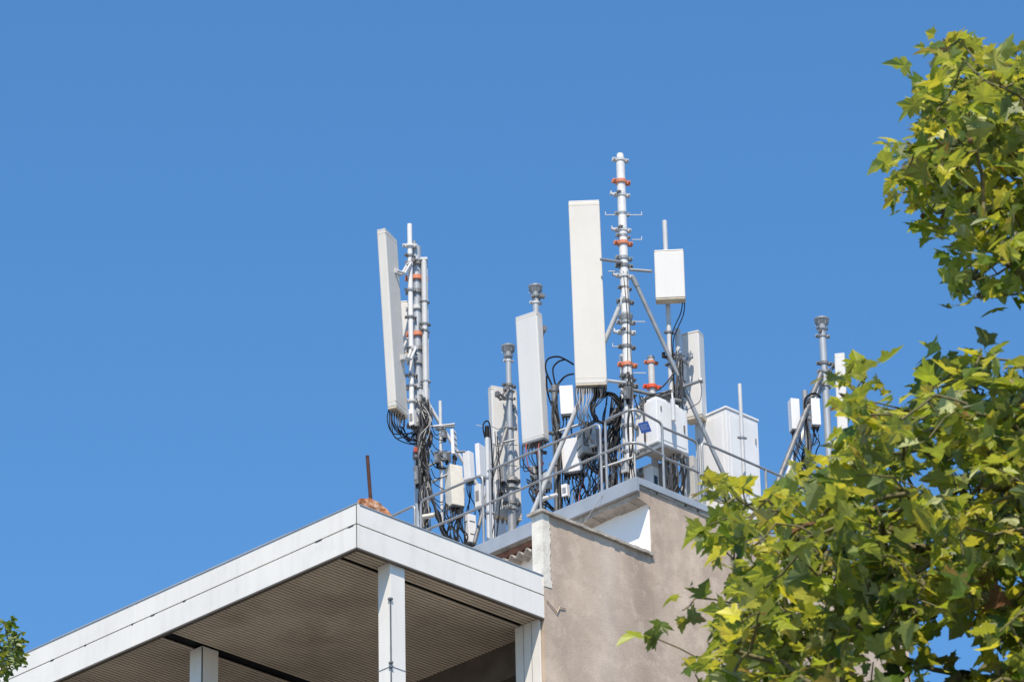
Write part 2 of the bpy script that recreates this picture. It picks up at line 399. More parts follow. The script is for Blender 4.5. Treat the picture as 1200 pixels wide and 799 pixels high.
# left-hand fascia (plane s = 0), two courses, boards with joints
tj = [onS(159, 700, 0)[0], onS(215, 690, 0)[0]]
cutsU = [.0, onS(159.5, 720, 0)[0], 8.2, TC]; cutsL = [.0, onS(157, 745, 0)[0], 7.4, TC]
for cuts, z0, z1 in ((cutsU, ZM+g_, ZT), (cutsL, ZB, ZM-g_)):
    for a, b in zip(cuts[:-1], cuts[1:]):
        m = MB(); m.hexa(W(0, a+(.004 if a else .0), z0), uz*(z1-z0), ul*(b-a-(.004 if a else 0)), ur*.05, .004); m.build('fascia_board', 'fascia', bld)
sj = onT(583, 690, 0)[0]
for z0, z1 in ((ZM+g_, ZT-.002), (ZB+.002, ZM-g_)):
    cut = [.053, s_fe]
    m = MB(); m.hexa(W(.053, 0.004, z0), uz*(z1-z0), ul*.046, ur*(s_fe-.053), .004); m.build('fascia_board', 'fascia', bld)
# dark joint backing and edge trim
m = MB(); sbox(m, .012, .048, .012, TC-.01, ZB+.02, ZT-.02); sbox(m, .049, s_fe-.01, .012, .046, ZB+.02, ZT-.02)
m.build('joint_backing', 'seam', bld)
m = MB(); m.hexa(W(-.003,-.003,ZB+.004), uz*(ZT-ZB-.008), ul*.006, ur*.006); m.build('corner_joint', 'seam', bld)
m = MB(); sbox(m, .003, .055, .003, TC-.02, ZB-.016, ZB-.001); sbox(m, .056, s_fe-.004, .006, .05, ZB-.014, ZB-.001)
m.build('edge_trim', 'rubber_edge', bld)
# small dark fixings on the seam
for (px, py) in ((411,616),(374,634),(372.5,634.5),(216,703.5),(179,721),(61,774.5),(155,733),(100,757)):
    m = MB(); t_, z_ = onS(px, py, -.002); L_ = rnd(.015,.05); sbox(m, -.005, -.0005, t_-L_, t_+L_, ZM-.011, ZM+.005, .002); m.build('seam_fixing', 'seam', bld)
# roof sheet of canopy
m = MB(); sbox(m, .055, s_fe+.3, .055, TC-.05, ZT-.06, ZT-.03); m.build('canopy_roof', 'zinc', bld)
# thin flashing lip on top of fascia
m = MB()
t_ = 0
while t_ < TC:
    L_ = rnd(.8,1.6); sbox(m, -.008, .05, t_, min(TC, t_+L_)-.003, ZT+.001, ZT+.008+rnd(0,.010)); t_ += L_
sbox(m, .051, s_fe, -.004, .05, ZT+.001, ZT+.012)
m.build('top_lip', 'zinc', bld)
# ribbed soffit with two dark slots
tS1 = onZ(500, 693, ZB)[1]; sS1 = onZ(401, 652.5, ZB)[0]
tS2a = onZ(160, 785.5, ZB)[1]; tS2 = onZ(320, 787, ZB)[1]
print('slots', tS1, tS2a, tS2, onZ(135,770,ZB), onZ(250,768,ZB))
slots = [(tS1-.02, tS1+.035), (tS2-.05, tS2+.12)]
m = MB(); per = .056; t_ = .053
zs = ZB+.012
def rib(t0, t1, sa, sb):
    # a pan, a thin groove and a shoulder
    p = [(t0+.003, zs+.018), (t0, zs+.003), (t0+(t1-t0)*.30, zs), (t0+(t1-t0)*.70, zs+.003), (t0+(t1-t0)*.67, zs+.018)]
    A = [m.bm.verts.new(W(sa, a, z)) for a, z in p]; B = [m.bm.verts.new(W(sb, a, z)) for a, z in p]
    for i in range(4): m.bm.faces.new((A[i], B[i], B[i+1], A[i+1]))
while t_ < TC-.06:
    sa = .056
    if slots[0][0] < t_+per/2 < slots[0][1]: rib(t_, t_+per, sa, sS1)
    elif slots[1][0] < t_+per/2 < slots[1][1]: pass
    else: rib(t_, t_+per, sa, s_soe)
    t_ += per
m.build('ribbed_soffit', 'soffit', bld)
m = MB(); sbox(m, .056, s_soe, .053, TC-.06, ZB+.045, ZB+.06); m.build('slot_shade_backing', 'black', bld)  # black sheet paints the shade inside the open slots and joints
# lintel and lower wall with the recess shade in their colour, dark glazing between
m = MB(); sbox(m, s_soe+.002, s_soe+.25, .42, TC, ZB-.40, ZB+.10); m.build('lintel', 'shadeband', bld)
m = MB(); sbox(m, s_soe+.002, s_soe+.44, .43, TC, 0, ZB-2.7); m.build('recessed_wall', 'shadeband', bld)
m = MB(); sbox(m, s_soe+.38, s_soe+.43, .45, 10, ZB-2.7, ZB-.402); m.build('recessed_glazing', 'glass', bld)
# columns
def column(scx, tcx, ws, wt, name='column'):
    m = MB(); sbox(m, scx, scx+ws, tcx, tcx+wt, .0, ZB+.011, .004)
    c = m.build(name, 'fascia', bld)
    return c
sc1, _ = onT(461, 668, .006); wcs = onT(478, 672, .006)[0]-sc1
tleft = onS(443.5, 690, sc1)[0]
print('col A', sc1, wcs, tleft)
cA = column(sc1, .056, wcs, tleft-.05)
m = MB()
za, zb2 = onT(461.5, 699, 0)[1], onT(462, 776, 0)[1]
sbox(m, sc1-.006, sc1+.006, .05, .062, 0, za); m.build('column_seam', 'galvdark', cA)
for zz, hw in ((za-.005, .02), (zb2+.02, .015), (zb2-.03, .015)):
    m = MB(); sbox(m, sc1-hw, sc1+hw, .035, .08, zz-.012, zz+.012, .003); m.build('column_bracket', 'galvdark', cA)
m = MB(); sbox(m, sc1-.004, sc1+wcs+.004, .052, tleft+.012, zb2-.026, zb2-.018); m.build('column_joint', 'galv', cA)
sB_, tB_ = onZ(237, 757, ZB)
sBr = onT(256, 762, tB_)[0]; tBl = onS(222.5, 764, sB_)[0]
cB = column(sB_, tB_, sBr-sB_, tBl-tB_)
m = MB(); sbox(m, sB_-.005, sB_+.006, tB_-.005, tB_+.006, 0, ZB); m.build('column_seam', 'seam', cB)
sC_, tC_ = onT(632.5, 736, .056)[0], .056
tCl = onS(603.5, 745, sC_)[0]
cC = column(sC_, tC_, s_wl-.01-sC_, tCl-tC_)
m = MB()
for q in (.33,.66): tt = tC_+(tCl-tC_)*q; sbox(m, sC_-.003, sC_+.002, tt-.003, tt+.003, 0, ZB)
sbox(m, sC_+.045, sC_+.051, tC_-.003, tC_+.002, 0, ZB)
m.build('column_seam', 'galv', cC)

# rusty pipe stub on the canopy roof
tP = .42; cP = at(436, 600, Y0+.55); base = Vector((cP.x, cP.y, ZT-.02))
rp = thing('rusty_pipe', base, 'thin dark rusty pipe rising from an orange rust patch on the canopy corner', 'pipe')
top = at(430.5, 534, base.y); bot = at(434.2, 584, base.y)
m = MB(); m.tube([Vector((bot.x, bot.y, bot.z-.2)), bot, top], .021, 10); m.build('pipe', 'rustdark', rp)
m = MB()
prof = [(418,591),(420,585),(424,583.2),(429,584.3),(433,583),(438,585.5),(444,588),(449,593),(454,596.5),(459,603),(462,612),(430,612),(418,602)]
fr = [at(a, b, base.y-.12) for a, b in prof]; bk = [at(a, b, base.y+.2)-Vector((0,0,.09)) for a, b in prof]
v0 = [m.bm.verts.new(p) for p in fr]; v1 = [m.bm.verts.new(p) for p in bk]
m.bm.faces.new(v0); m.bm.faces.new(v1[::-1])
for i in range(len(prof)): m.bm.faces.new((v0[i], v0[(i+1)%len(prof)], v1[(i+1)%len(prof)], v1[i]))
m.build('rusty_collar', 'rust', rp)

# ------------------------------------------------------------------ roof depth helper
def Yedge(px):
    if px < 744:
        t_, _ = onS(px, 600, sE); return (W(sE, t_, 0)).y
    s__, _ = onT(px, 600, 0); return W(s__, 0, 0).y
ZRF = ZR-.02
def pole(mb, px, py, Y, r, zb=None, r1=None, n=14, cap=True):
    T = at(px, py, Y); B = Vector((T.x, T.y, ZRF if zb is None else zb))
    mb.tube([B, T], r1 if r1 else r, n, True, r); return T, B
def strut(mb, a, b, Ya, Yb, r, n=10): mb.tube([at(*a, Ya), at(*b, Yb)], r, n)

# clamp template: a two-part ring with lugs and bolts for a tube of radius 1
def clamp_mesh(name, m_, arm=0.):
    mb = MB()
    mb.lathe((0,0,-.45), [(1.04,0),(1.34,.05),(1.34,.85),(1.04,.9)], 16)
    for sx in (-1, 1):
        mb.box((sx*1.75,.28,0), .9, .28, .9, 0, .05); mb.box((sx*1.75,-.28,0), .9, .28, .9, 0, .05)
        mb.tube([(sx*1.8,-1.1,0),(sx*1.8,1.1,0)], .16, 6)
        mb.tube([(sx*1.8,-.75,0),(sx*1.8,-.45,0)], .32, 6); mb.tube([(sx*1.8,.45,0),(sx*1.8,.75,0)], .32, 6)
    if arm:
        mb.box((-arm/2-1, -.1, .1), arm, .5, .55, 0, .06)
        mb.box((-arm-1.0, -.1, .3), .35, .9, .95, 0, .06)
    o = mb.build(name, m_); me = o.data; bpy.data.objects.remove(o); return me
CL = {k: clamp_mesh('clamp', k) for k in ('palepaint', 'mastwhite', 'orange', 'red', 'galv', 'galvdark')}
CLA = clamp_mesh('clamp_arm', 'palepaint', 1.9)
def put(me, root, P, sc_, rz=0., name='clamp'):
    o = bpy.data.objects.new(name, me); col.objects.link(o); o.parent = root
    o.location = Vector(P)-Vector(root.location); o.scale = (sc_,)*3; o.rotation_euler = (0, 0, rz); return o
def clamps(root, T, r, lst):
    """lst: (py, kind, rotation) heights given by where they show on the pole"""
    for it in lst:
        py, kind, rz = it[0], it[1], it[2]; rr = it[3] if len(it) > 3 else r
        px0, py0 = proj(T)
        P = at(px0, py, T.y); P = Vector((T.x, T.y, P.z))
        put(CLA if kind == 'arm' else CL[kind], root, P, rr, rz)
def zpix(T, py):
    return at(proj(T)[0], py, T.y).z
def flange(mb, P, r):        # funnel-shaped flange with ribs on top of a pipe
    mb.lathe(P+Vector((0,0,-.16)), [(r*1.02,0),(r*1.25,.02),(r*1.3,.05),(r*1.12,.055),(r*1.15,.08),(r*1.85,.145),(r*1.95,.15),(r*1.95,.17),(r*.2,.172)], 18)
    for j in range(6):
        a = j*math.pi/3; mb.box(P+Vector((math.cos(a)*r*1.4, math.sin(a)*r*1.4, -.05)), r*.7, .006, .07, a)
def boxspec(ct, cb, Y, az, wl, wr, dYt=0.):
    P0 = at(*cb, Y); P1 = at(*ct, Y+dYt); a = R(az)
    return P0, P1-P0, Vector((-math.cos(a), math.sin(a), 0))*wl, Vector((math.sin(a), math.cos(a), 0))*wr
PXM = 107.0/46*1.0

def cable(mb, pts, Y, r=.009, n=6, sub=5):
    r *= .84
    P = [at(p[0], p[1], Y+(p[2] if len(p) > 2 else 0)) for p in pts]
    mb.tube(smooth_path(P, sub), r, n, False)
def bundle(name, label, Y, lists, group='feeder cables on the roof', loc=None):
    """lists: (material, radius, path) each path one cable part"""
    p0 = lists[0][2][-1]; T = at(p0[0], p0[1], Y)
    th = thing(name, loc or Vector((T.x, T.y, ZRF)), label, 'cables', group)
    for (m_, r_, path) in lists:
        mb = MB(); cable(mb, path, Y, r_); mb.build('cable', m_, th)
    return th

# ------------------------------------------------------------------ panel antennas
AG = 'panel antennas on the roof'
def antenna(ct, cb, Y, az, wl, wr, label, m_='radome', dYt=0., conn=8, conn_m='galvdark', bev=.02, cap='capm'):
    P0, U, Lv, Rv = boxspec(ct, cb, Y, az, wl, wr, dYt)
    root = thing('panel_antenna', P0+(Lv+Rv)/2, label, 'antenna', AG)
    un = U.normalized(); ln_ = Lv.normalized(); rn_ = Rv.normalized()
    m = MB(); m.hexa(P0+un*.02, U-un*.04, Lv, Rv, min(bev, .35*min(wl, wr)), 3); m.build('radome', m_, root)
    for nm, q in (('bottom_cap', P0), ('top_cap', P0+U-un*.022)):
        m = MB(); m.hexa(q+Lv.normalized()*.004+Rv.normalized()*.004, un*.022, Lv-Lv.normalized()*.008, Rv-Rv.normalized()*.008, .006); m.build(nm, cap if nm == 'bottom_cap' else m_, root)
    for q_ in (.035, .972):
        m = MB(); e_ = .0015; m.hexa(P0+U*q_-ln_*e_-rn_*e_, un*.004, Lv+ln_*2*e_, Rv+rn_*2*e_); m.build('cover_seam', 'capm', root)
    if conn:
        long_, short = (Lv, Rv) if wl > wr else (Rv, Lv)
        for i in range(conn):
            for k_ in (.32, .68):
                c = P0+long_*((i+.7)/(conn+.4))+short*k_
                m = MB(); m.tube([c+un*.002, c-un*.045, c-un*.0451, c-un*.06], .0105, 8, True, .0075); m.build('connector', conn_m, root)
    return root, P0, U, Lv, Rv
def bracket(root, A, B, m_='galv', r=.014):       # folded arm from antenna back to a pole
    m = MB(); A = Vector(A); B = Vector(B); mid = A*.45+B*.55+Vector((0,0,-.10))
    for k_ in (-.03, .03):
        off = (B-A).cross(uz).normalized()*k_
        m.tube([A+off, mid+off, B+off], r*.6, 6)
    m.box(A, .05, .05, .07, AZ, .006); m.box(B, .07, .07, .05, AZ, .006)
    m.tube([mid-(B-A).cross(uz).normalized()*.05, mid+(B-A).cross(uz).normalized()*.05], .01, 6)
    m.build('bracket', m_, root)

# ================================================================== LEFT MAST GROUP
YL = Yedge(490)+.75
lm = thing('antenna_mast', Vector((at(483,600,YL).x, YL, ZRF)), 'left mast of parallel pipes with orange clamps, wrapped in cables', 'mast', 'antenna masts on the roof')
m = MB(); T1, B1 = pole(m, 480, 263, YL, .032, zpix(at(480,263,YL), 490)); m.build('front_pipe', 'mastwhite', lm)
m = MB(); T2, B2 = pole(m, 487.8, 290, YL+.10, .062); m.build('main_pipe', 'zinc', lm)
m = MB(); T3, B3 = pole(m, 496.8, 304, YL+.02, .036, zpix(at(496.5,304,YL), 475)); m.build('side_pipe', 'palepaint', lm)
m = MB(); T4, B4 = pole(m, 485.6, 283, YL+.06, .022, zpix(at(485.6,283,YL), 308)); m.build('short_pipe', 'galv', lm)
m = MB(); T5, B5 = pole(m, 500.5, 303, YL+.06, .006, zpix(at(500.5,303,YL), 470), n=6); m.build('conductor', 'palepaint', lm)
m = MB(); m.box((T3.x, T3.y, T3.z+.0), .09, .07, .03, 0, .004); m.build('cap_plate', 'palepaint', lm)
clamps(lm, T1, .030, [(288,'mastwhite',.1,.042),(300,'galvdark',.6,.034),(340,'galv',.4,.034),(372,'galvdark',.2,.034),(418,'palepaint',.4,.038),(440,'galvdark',.1,.036),(470,'palepaint',.3,.038),(308,'galv',.5),(408,'galvdark',.4),(452,'galv',.0)])
clamps(lm, T2, .066, [(327,'orange',.2,.066),(393,'orange',.3,.066),(310,'galvdark',1.2),(343,'galvdark',.2,.064),(362,'palepaint',.1,.064),(410,'galvdark',.2,.064),(426,'galv',.4,.064),(455,'galv',.2),(500,'galvdark',.3)])
clamps(lm, T3, .028, [(354,'galvdark',.4,.03),(380,'galvdark',.3,.034),(388,'galvdark',.9,.032),(447,'galv',.2,.03)])
m = MB(); 
Pa = at(494, 460, YL-.05); Pb = at(593, 624, YL+.25); m.tube([Pa, Pb], .024, 10); m.box(Pa, .07,.03,.08, AZ, .005); m.build('brace', 'palepaint', lm)
m = MB(); m.box(at(498, 482, YL+.1), .07, .05, .3, .3, .01); m.build('junction_box', 'zinc', lm)
m = MB(); m.hexa(*boxspec((497,475),(500,612), YL+.02, 20, .115, .06)); m.build('cable_ladder', 'galvdark', lm)
m = MB(); m.box(at(491, 533, YL-.02), .14, .1, .11, .3, .01); m.build('cable_tray', 'galvdark', lm)
m = MB(); m.box(at(487, 527, YL-.09), .05, .03, .07, .3, .01); m.build('red_tag', 'redcable', lm)

a1, P0, U, Lv, Rv = antenna((451.5,267), (464.5,477), YL-.42, 22.4, .122, .37, 'tall ivory panel antenna leaning outward on the left mast, seen from behind', dYt=-.02, conn=5)
bracket(a1, at(463, 318, YL-.22), at(479.5, 309, YL-.02), 'palepaint', .03)
bracket(a1, at(472, 419, YL-.22), at(485, 408, YL-.02), 'palepaint', .03)
# white panel seen between antenna and mast
a2, *_ = antenna((478,352), (483,415), YL+.35, 5, .105, .12, 'short white panel tucked between the leaning antenna and the left mast', 'radomecool', conn=0)
# cables under the leaning antenna
L_ = []
for i in range(9):
    x = 456+i*2.3; k_ = rnd(0,1)
    L_.append((random.choice(['black','black','greycable']), .0085, [(x, 478, -.3+.03*i), (x-rnd(-2,3), 492+i, -.35), (x+rnd(4,10)-i, 503+rnd(0,12)-i, -.25), (478+rnd(0,4), 511+rnd(-6,8), -.12), (487+rnd(0,3), 514+rnd(-12,10), 0), (490+rnd(-3,3), 545, 0.02)]))
L_.append(('black', .0085, [(456.5,480,-.3),(457,500,-.4),(464,513,-.35),(476,519,-.2),(487,521,0)]))
L_.append(('black', .0085, [(458,480,-.3),(461,497,-.4),(470,508,-.35),(480,514,-.2),(489,516,0)]))
bundle('cable_bundle', 'black cables looping from the leaning left antenna to its mast', YL, L_)
L_ = []
for i in range(26):
    x0 = 488+rnd(-1,16); pts = [(x0, 462+rnd(0,25), -.06)]
    for y in (490, 512, 535, 558, 580, 600, 622):
        ww = 8.5 if y < 520 else 7
        pts.append((496.5+(y-490)*.012+rnd(-ww, ww)+ (1.5 if y<520 else 0), y+rnd(-4,4), -.09+rnd(-.03,.03)))
    L_.append((random.choice(['black','black','greycable','black','greycable','palecable']), rnd(.008,.013), pts))
bundle('cable_bundle', 'thick tangle of cables running down the lower half of the left mast', YL, L_)

# small pole with vented module and cream radios
YS = Yedge(516)+.6
sm = thing('equipment_pole', Vector((at(517,600,YS).x, YS, ZRF)), 'short pale pole right of the left mast carrying a cream radio', 'pole', 'equipment poles on the roof')
m = MB(); TS, BS = pole(m, 515.8, 470, YS, .021); m.build('pole', 'palepaint', sm)
clamps(sm, TS, .03, [(503,'galvdark',.3),(531,'galvdark',.2,.036),(534,'galvdark',1.2,.03),(548,'galvdark',.5)])
for a_ in (((508,531), (545,529), YS, YS, .014), ((502,546), (520,538), YS-.05, YS, .014), ((515,500),(533,500),YS-.03,YS-.03,.012)):
    m = MB(); strut(m, *a_); m.build('crossbar', 'galvdark', sm)

RG_ = 'radio units on the roof'
def radio(ct, cb, Y, az, wl, wr, label, m_='radio', fins=0, conn=4, vents=0, bev=.008, dYt=0, loose=True, under='galvdark'):
    P0, U, Lv, Rv = boxspec(ct, cb, Y, az, wl, wr, dYt)
    root = thing('radio_unit', P0+(Lv+Rv)/2, label, 'radio', RG_)
    m = MB(); m.hexa(P0, U, Lv, Rv, bev); m.build('housing', m_, root)
    un = U.normalized(); ln = Lv.normalized(); rn = Rv.normalized()
    m = MB(); m.hexa(P0+ln*.012+rn*.012-un*.018, un*.017, Lv-ln*.024, Rv-rn*.024); m.build('base_plate', under, root)
    if conn:
        for i in range(conn):
            for k_ in (.3, .7):
                m = MB(); c = P0+Lv*((i+.6)/(conn+.2))+Rv*k_; m.tube([c-un*.017, c-un*.06], .011, 8); m.build('connector', 'black', root)
        if loose:
            for i in range(conn):
                c = P0+Lv*((i+.6)/(conn+.2))+Rv*.3-un*.06; q = c+Vector((rnd(-.08,.08), rnd(0,.1), -rnd(.12,.2)))
                m = MB(); m.tube(smooth_path([c, c+Vector((0,0,-.08)), (c+q)/2+Vector((rnd(-.05,.05),0,-.1)), q+Vector((0,.03,-.12)), Vector((q.x+rnd(-.05,.05), q.y+.08, q.z-.3))], 5), .0075, 6, False)
                m.build('cable', random.choice(['black','black','greycable']), root)
    if fins:
        m = MB(); face, side = (Rv, -ln) if Rv.length > Lv.length else (Lv, -rn)
        for i in range(fins):
            c = P0+face*((i+.5)/fins); m.hexa(c+side*.016+un*.03, U-un*.06, -side*.017, face.normalized()*.004)
        m.build('cooling_fins', m_, root)
    if vents:
        m = MB()
        for i in range(vents):
            c = P0+U*((i+.6)/(vents+.2))
            m.hexa(c+ln*.02-rn*.003, un*.012, Lv-ln*.04, rn*.002)
            m.hexa(c+rn*.02-ln*.003, un*.012, Rv-rn*.04, ln*.002)
        m.build('vent_slots', 'seam', root)
    return root, P0, U, Lv, Rv
radio((531,502), (532.5,531), YS-.08, 20, .04, .115, 'small white module with rows of vents on the short pole', vents=4, conn=3)
radio((527.5,543), (530,590), YS-.10, 62, .17, .17, 'cream radio unit with dark strap and cables hanging beneath it', 'cream', fins=0, conn=4)
radio((549,527.5), (551,560), YS+.25, 40, .10, .10, 'white radio unit with domed top right of the vented module', conn=3)
radio((561,518.5), (563,556), YS+.5, 30, .06, .36, 'white radio unit half hidden behind the black-tipped pole', conn=3)
radio((548,601), (550,634), YS+.1, 55, .10, .12, 'small white box low at the eave beneath the cream radio', conn=2, vents=2)
radio((580,582), (582,632), YS+.25, 40, .10, .20, 'plain white box at the eave beside the black-tipped pole', conn=2)

# black-tipped pole and its struts
YT = Yedge(573)+.35
bt = thing('equipment_pole', Vector((at(574,620,YT).x, YT, ZRF)), 'pale pole with a black rubber tip and bent cable at its top', 'pole', 'equipment poles on the roof')
m = MB(); TT, BT = pole(m, 570.8, 511, YT, .030); m.build('pole', 'palepaint', bt)
m = MB(); m.tube([TT+Vector((0,0,-.02)), TT+Vector((0,0,.13))], .034, 12, True, .026); m.build('rubber_tip', 'black', bt)
m = MB(); cable(m, [(568,512,-.03),(566,500,-.03),(569,493.5,-.02),(573.5,496,0),(575.5,515,.0),(577,545,0),(577,590,0)], YT, .011); m.build('cable', 'black', bt)
m = MB(); strut(m, (558,498), (567,499.5), YT-.02, YT, .005, 6); m.build('spike', 'palepaint', bt)
m = MB(); strut(m, (602,476), (577,556), YT+.5, YT+.1, .026); strut(m, (577,556), (556,636), YT+.1, YT-.05, .026); m.build('brace', 'galvdark', bt)
clamps(bt, TT, .032, [(560,'galv',.4),(601,'galv',.1)])

# ================================================================== SECOND MAST (behind the left white panel)
Y3 = Yedge(600)+1.0
m3 = thing('antenna_mast', Vector((at(600,600,Y3).x, Y3, ZRF)), 'mast with a flared flange top left of the slanted white panel', 'mast', 'antenna masts on the roof')
m = MB(); T3m, B3m = pole(m, 595.5, 409, Y3, .036); m.build('upper_pipe', 'zinc', m3)
m = MB(); m.tube([B3m, Vector((B3m.x, B3m.y, zpix(T3m, 545)))], .068, 14, True, .040); m.build('lower_pipe', 'galv', m3)
m = MB(); flange(m, T3m+Vector((0,0,.03)), .045); m.build('flange', 'galv', m3)
m = MB(); m.lathe(Vector((T3m.x, T3m.y, zpix(T3m, 563))), [(.075,-.04),(.10,-.03),(.085,.02),(.06,.05)], 16); m.build('collar', 'galvdark', m3)
clamps(m3, T3m, .044, [(423,'palepaint',.4,.03),(452,'galvdark',.5,.04),(457,'galv',1.1,.04),(467,'galv',.0,.036),(502,'galv',.2,.036),(563,'galvdark',.3,.052),(571,'galv',.8,.055),(590,'galvdark',.3,.05),(596,'galv',1.2,.05)])
a3, P0, U, Lv, Rv = antenna((575.5,451), (581.5,604), Y3+.06, 65, .11, .35, 'off-white panel antenna behind the flange-topped mast, left of the slanted panel', 'radomecool', conn=5)
bracket(a3, at(583,462,Y3-.2), at(594,456,Y3-.04), 'galvdark', .025)
m = MB()
for y in (500.5, 520.5, 545): cable(m, [(575,y-1.5,-.19),(584,y+2,-.21),(592,y,-.2),(606,y+1,-.07)], Y3, .006)
m.build('strap', 'galvdark', a3)

# ================================================================== SLANTED WHITE PANEL
Y4 = Yedge(628)+.8
m4 = thing('antenna_mast', Vector((at(629,580,Y4+.2).x, Y4+.2, ZRF)), 'flange-topped mast rising just behind the slanted white panel', 'mast', 'antenna masts on the roof')
m = MB(); T4m, B4m = pole(m, 627.5, 339, Y4+.2, .040); m.build('pipe', 'zinc', m4)
m = MB(); flange(m, T4m+Vector((0,0,.03)), .046); m.build('flange', 'galv', m4)
m = MB(); m.box(at(635,347,Y4+.15), .07, .05, .05, .3, .008); m.build('lug', 'galvdark', m4)
clamps(m4, T4m, .040, [(355,'palepaint',.3,.036),(349,'galv',1.0,.034),(530,'galvdark',.2),(575,'galv',.2)])
a4, P0, U, Lv, Rv = antenna((628.5,363.5), (637.0,514), Y4-.10, 34, .318, .135, 'white panel antenna with slanted top in front of the flange-topped mast', 'radomecool', conn=6, cap='galvdark')
bracket(a4, at(638,385,Y4+.05), at(629,383,Y4+.16), 'galv', .02)
L_ = []
for i in range(7):
    x = 609+i*3.8
    L_.append((random.choice(['black','black','greycable','redcable']), .008, [(x, 520-i*.6, -.02),(x+rnd(-2,2), 535, -.05),(x+rnd(0,8), 546+rnd(-3,8), 0),(629+rnd(-2,4), 551+rnd(-6,6), .1),(632+rnd(-3,3), 575, .15),(633+rnd(-3,3), 605, .15)]))
L_.append(('black', .0085, [(612,522,0),(613,540,-.06),(622,553,-.05),(634,555,.05),(640,550,.1)]))
bundle('cable_bundle', 'cables curving under the slanted white panel', Y4, L_)

# dark cable-wrapped mast between the two big panels
Y5 = Yedge(652)+.9
m5 = thing('equipment_pole', Vector((at(653,580,Y5).x, Y5, ZRF)), 'dark grey pole with cables forked like antlers between the two big panels', 'pole', 'equipment poles on the roof')
m = MB(); T5m, B5m = pole(m, 649.5, 452, Y5, .040); m.build('pole', 'galvdark', m5)
for pts in ([(651,470,0),(647,452,0),(640,435,0),(640,424,0),(645,419,0),(655,418,0),(664,422,0),(672,427,.1)],
            [(653,470,0),(652,455,0),(657,446,0),(664,440,0),(672,438,.1)],
            [(650,462,0),(646,450,0),(641,440,0),(641,455,.02),(644,468,.02),(649,480,0)],
            [(652,452,0),(650,447,0),(648,432,0),(654,424,0),(662,421,0)],
            [(651,500,-.05),(649,480,-.05),(652,462,-.05),(655,450,0),(660,443,.05)]):
    m = MB(); cable(m, pts, Y5, .013); m.build('cable', 'black' if random.random() < .6 else 'greycable', m5)
clamps(m5, T5m, .04, [(458,'galvdark',.3,.036),(508,'galvdark',.3),(545,'galvdark',.3)])
L_ = []
for i in range(8):
    L_.append((random.choice(['black','greycable']), .010, [(650+rnd(-4,5),470,-.05),(651+rnd(-4,6),495,-.06),(653+rnd(-4,5),520,-.06),(654+rnd(-4,5),550,-.06),(656+rnd(-5,6),598,-.05)]))
bundle('cable_bundle', 'cables strapped down the dark pole between the two big panels', Y5, L_)
radio((671,451), (673,484), Y5-.05, 6, .165, .09, 'white radio unit just left of the tall panel, beside the antler cables', conn=4)
radio((676,512), (683,550), Y5-.10, 18, .265, .12, 'wide white radio unit low behind the railing left of the central mast', conn=6)
radio((681.5,501), (682.5,529), Y5-.25, 70, .20, .20, 'grey box with white notched side hanging above the wide white radio', 'radiogrey', vents=2, conn=5)
# low pipes near the eave
m = MB(); strut(m, (634,585), (652,580), Y5-.5, Y5-.3, .028); o = m.build('floor_pipe', 'palepaint', loc=at(643,582,Y5-.4)); tag(o, 'short pale pipe lying at the eave left of the dark pole', 'pipe')

# ================================================================== CENTRAL TALL PANEL
Y6 = Yedge(705)+.95
a6, P0, U, Lv, Rv = antenna((702.3,234), (711.5,450), Y6-.25, 2, .378, .17, 'tallest ivory panel antenna, facing the viewer left of the high mast', 'radome', conn=12, bev=.012)

YM = Yedge(740)+1.15
cm = thing('antenna_mast', Vector((at(742,560,YM).x, YM, ZRF)), 'tallest central mast with orange clamps, step pegs and two long braces', 'mast', 'antenna masts on the roof')
m = MB()
TM = at(727, 190, YM); BM = Vector((TM.x, YM, ZRF))
zf = zpix(TM, 372)
m.tube([Vector((TM.x, YM, zf)), TM], .053, 18); m.tube([TM, TM+Vector((0,0,.11))], .053, 18, True, .040); m.build('upper_pipe', 'mastwhite', cm)
m = MB(); m.tube([BM, Vector((TM.x, YM, zf))], .062, 18, True, .055); m.build('lower_pipe', 'mastwhite', cm)
m = MB(); m.lathe(Vector((TM.x, YM, zf-.045)), [(.055,-.02),(.075,0),(.088,.05),(.088,.068),(.052,.10)], 20); m.build('flange', 'galv', cm)
clamps(cm, TM, .053, [(188,'palepaint',.3,.047),(213.5,'orange',.4,.053),(229,'arm',.25,.047),(227,'galvdark',1.0,.037),(251,'galv',.3,.043),(270,'arm',.2,.047),(268,'galvdark',1.1,.037),(277,'galv',.5,.043),(285.5,'orange',.3,.053),
     (303,'galv',.4,.049),(312,'galvdark',.2,.049),(324,'arm',.3,.049),(338,'galvdark',.5,.04),(354,'galvdark',.3,.049),(378,'galv',.2,.052),(390,'arm',.15,.051),(388,'galvdark',1.0,.041),(407,'galvdark',.3,.049),(428,'orange',.3,.055),(443,'galvdark',.9,.053),(452,'galvdark',.2,.055),(462,'galv',.8,.05),(530,'galv',.3,.05),(500,'galv',.3,.05)])
for (y, x0, x1, up_) in ((252,709.5,728,1),(252,731,752,1),(281,741,752,1),(318,713,727,0),(377,742,756,0),(406,718,735,1),(437,742,757,0)):
    m = MB(); e = x0 if abs(x0-731) > abs(x1-731) else x1
    A = at(x0, y, YM-.02); B = at(x1, y, YM-.02); m.tube([A, B], .006, 6)
    E_ = A if e == x0 else B
    if up_: m.tube([E_, E_+Vector((0,0,.045))], .006, 6)
    m.build('step_peg', 'palepaint', cm)
m = MB(); strut(m, (704,304), (733,308), YM-.25, YM, .019); m.build('crossbar', 'galv', cm)
m = MB(); strut(m, (738,316), (764,318), YM, YM-.1, .019); m.build('crossbar', 'galv', cm)
m = MB(); strut(m, (711,446), (737,449), YM-.3, YM, .020); m.build('crossbar', 'palepaint', cm)
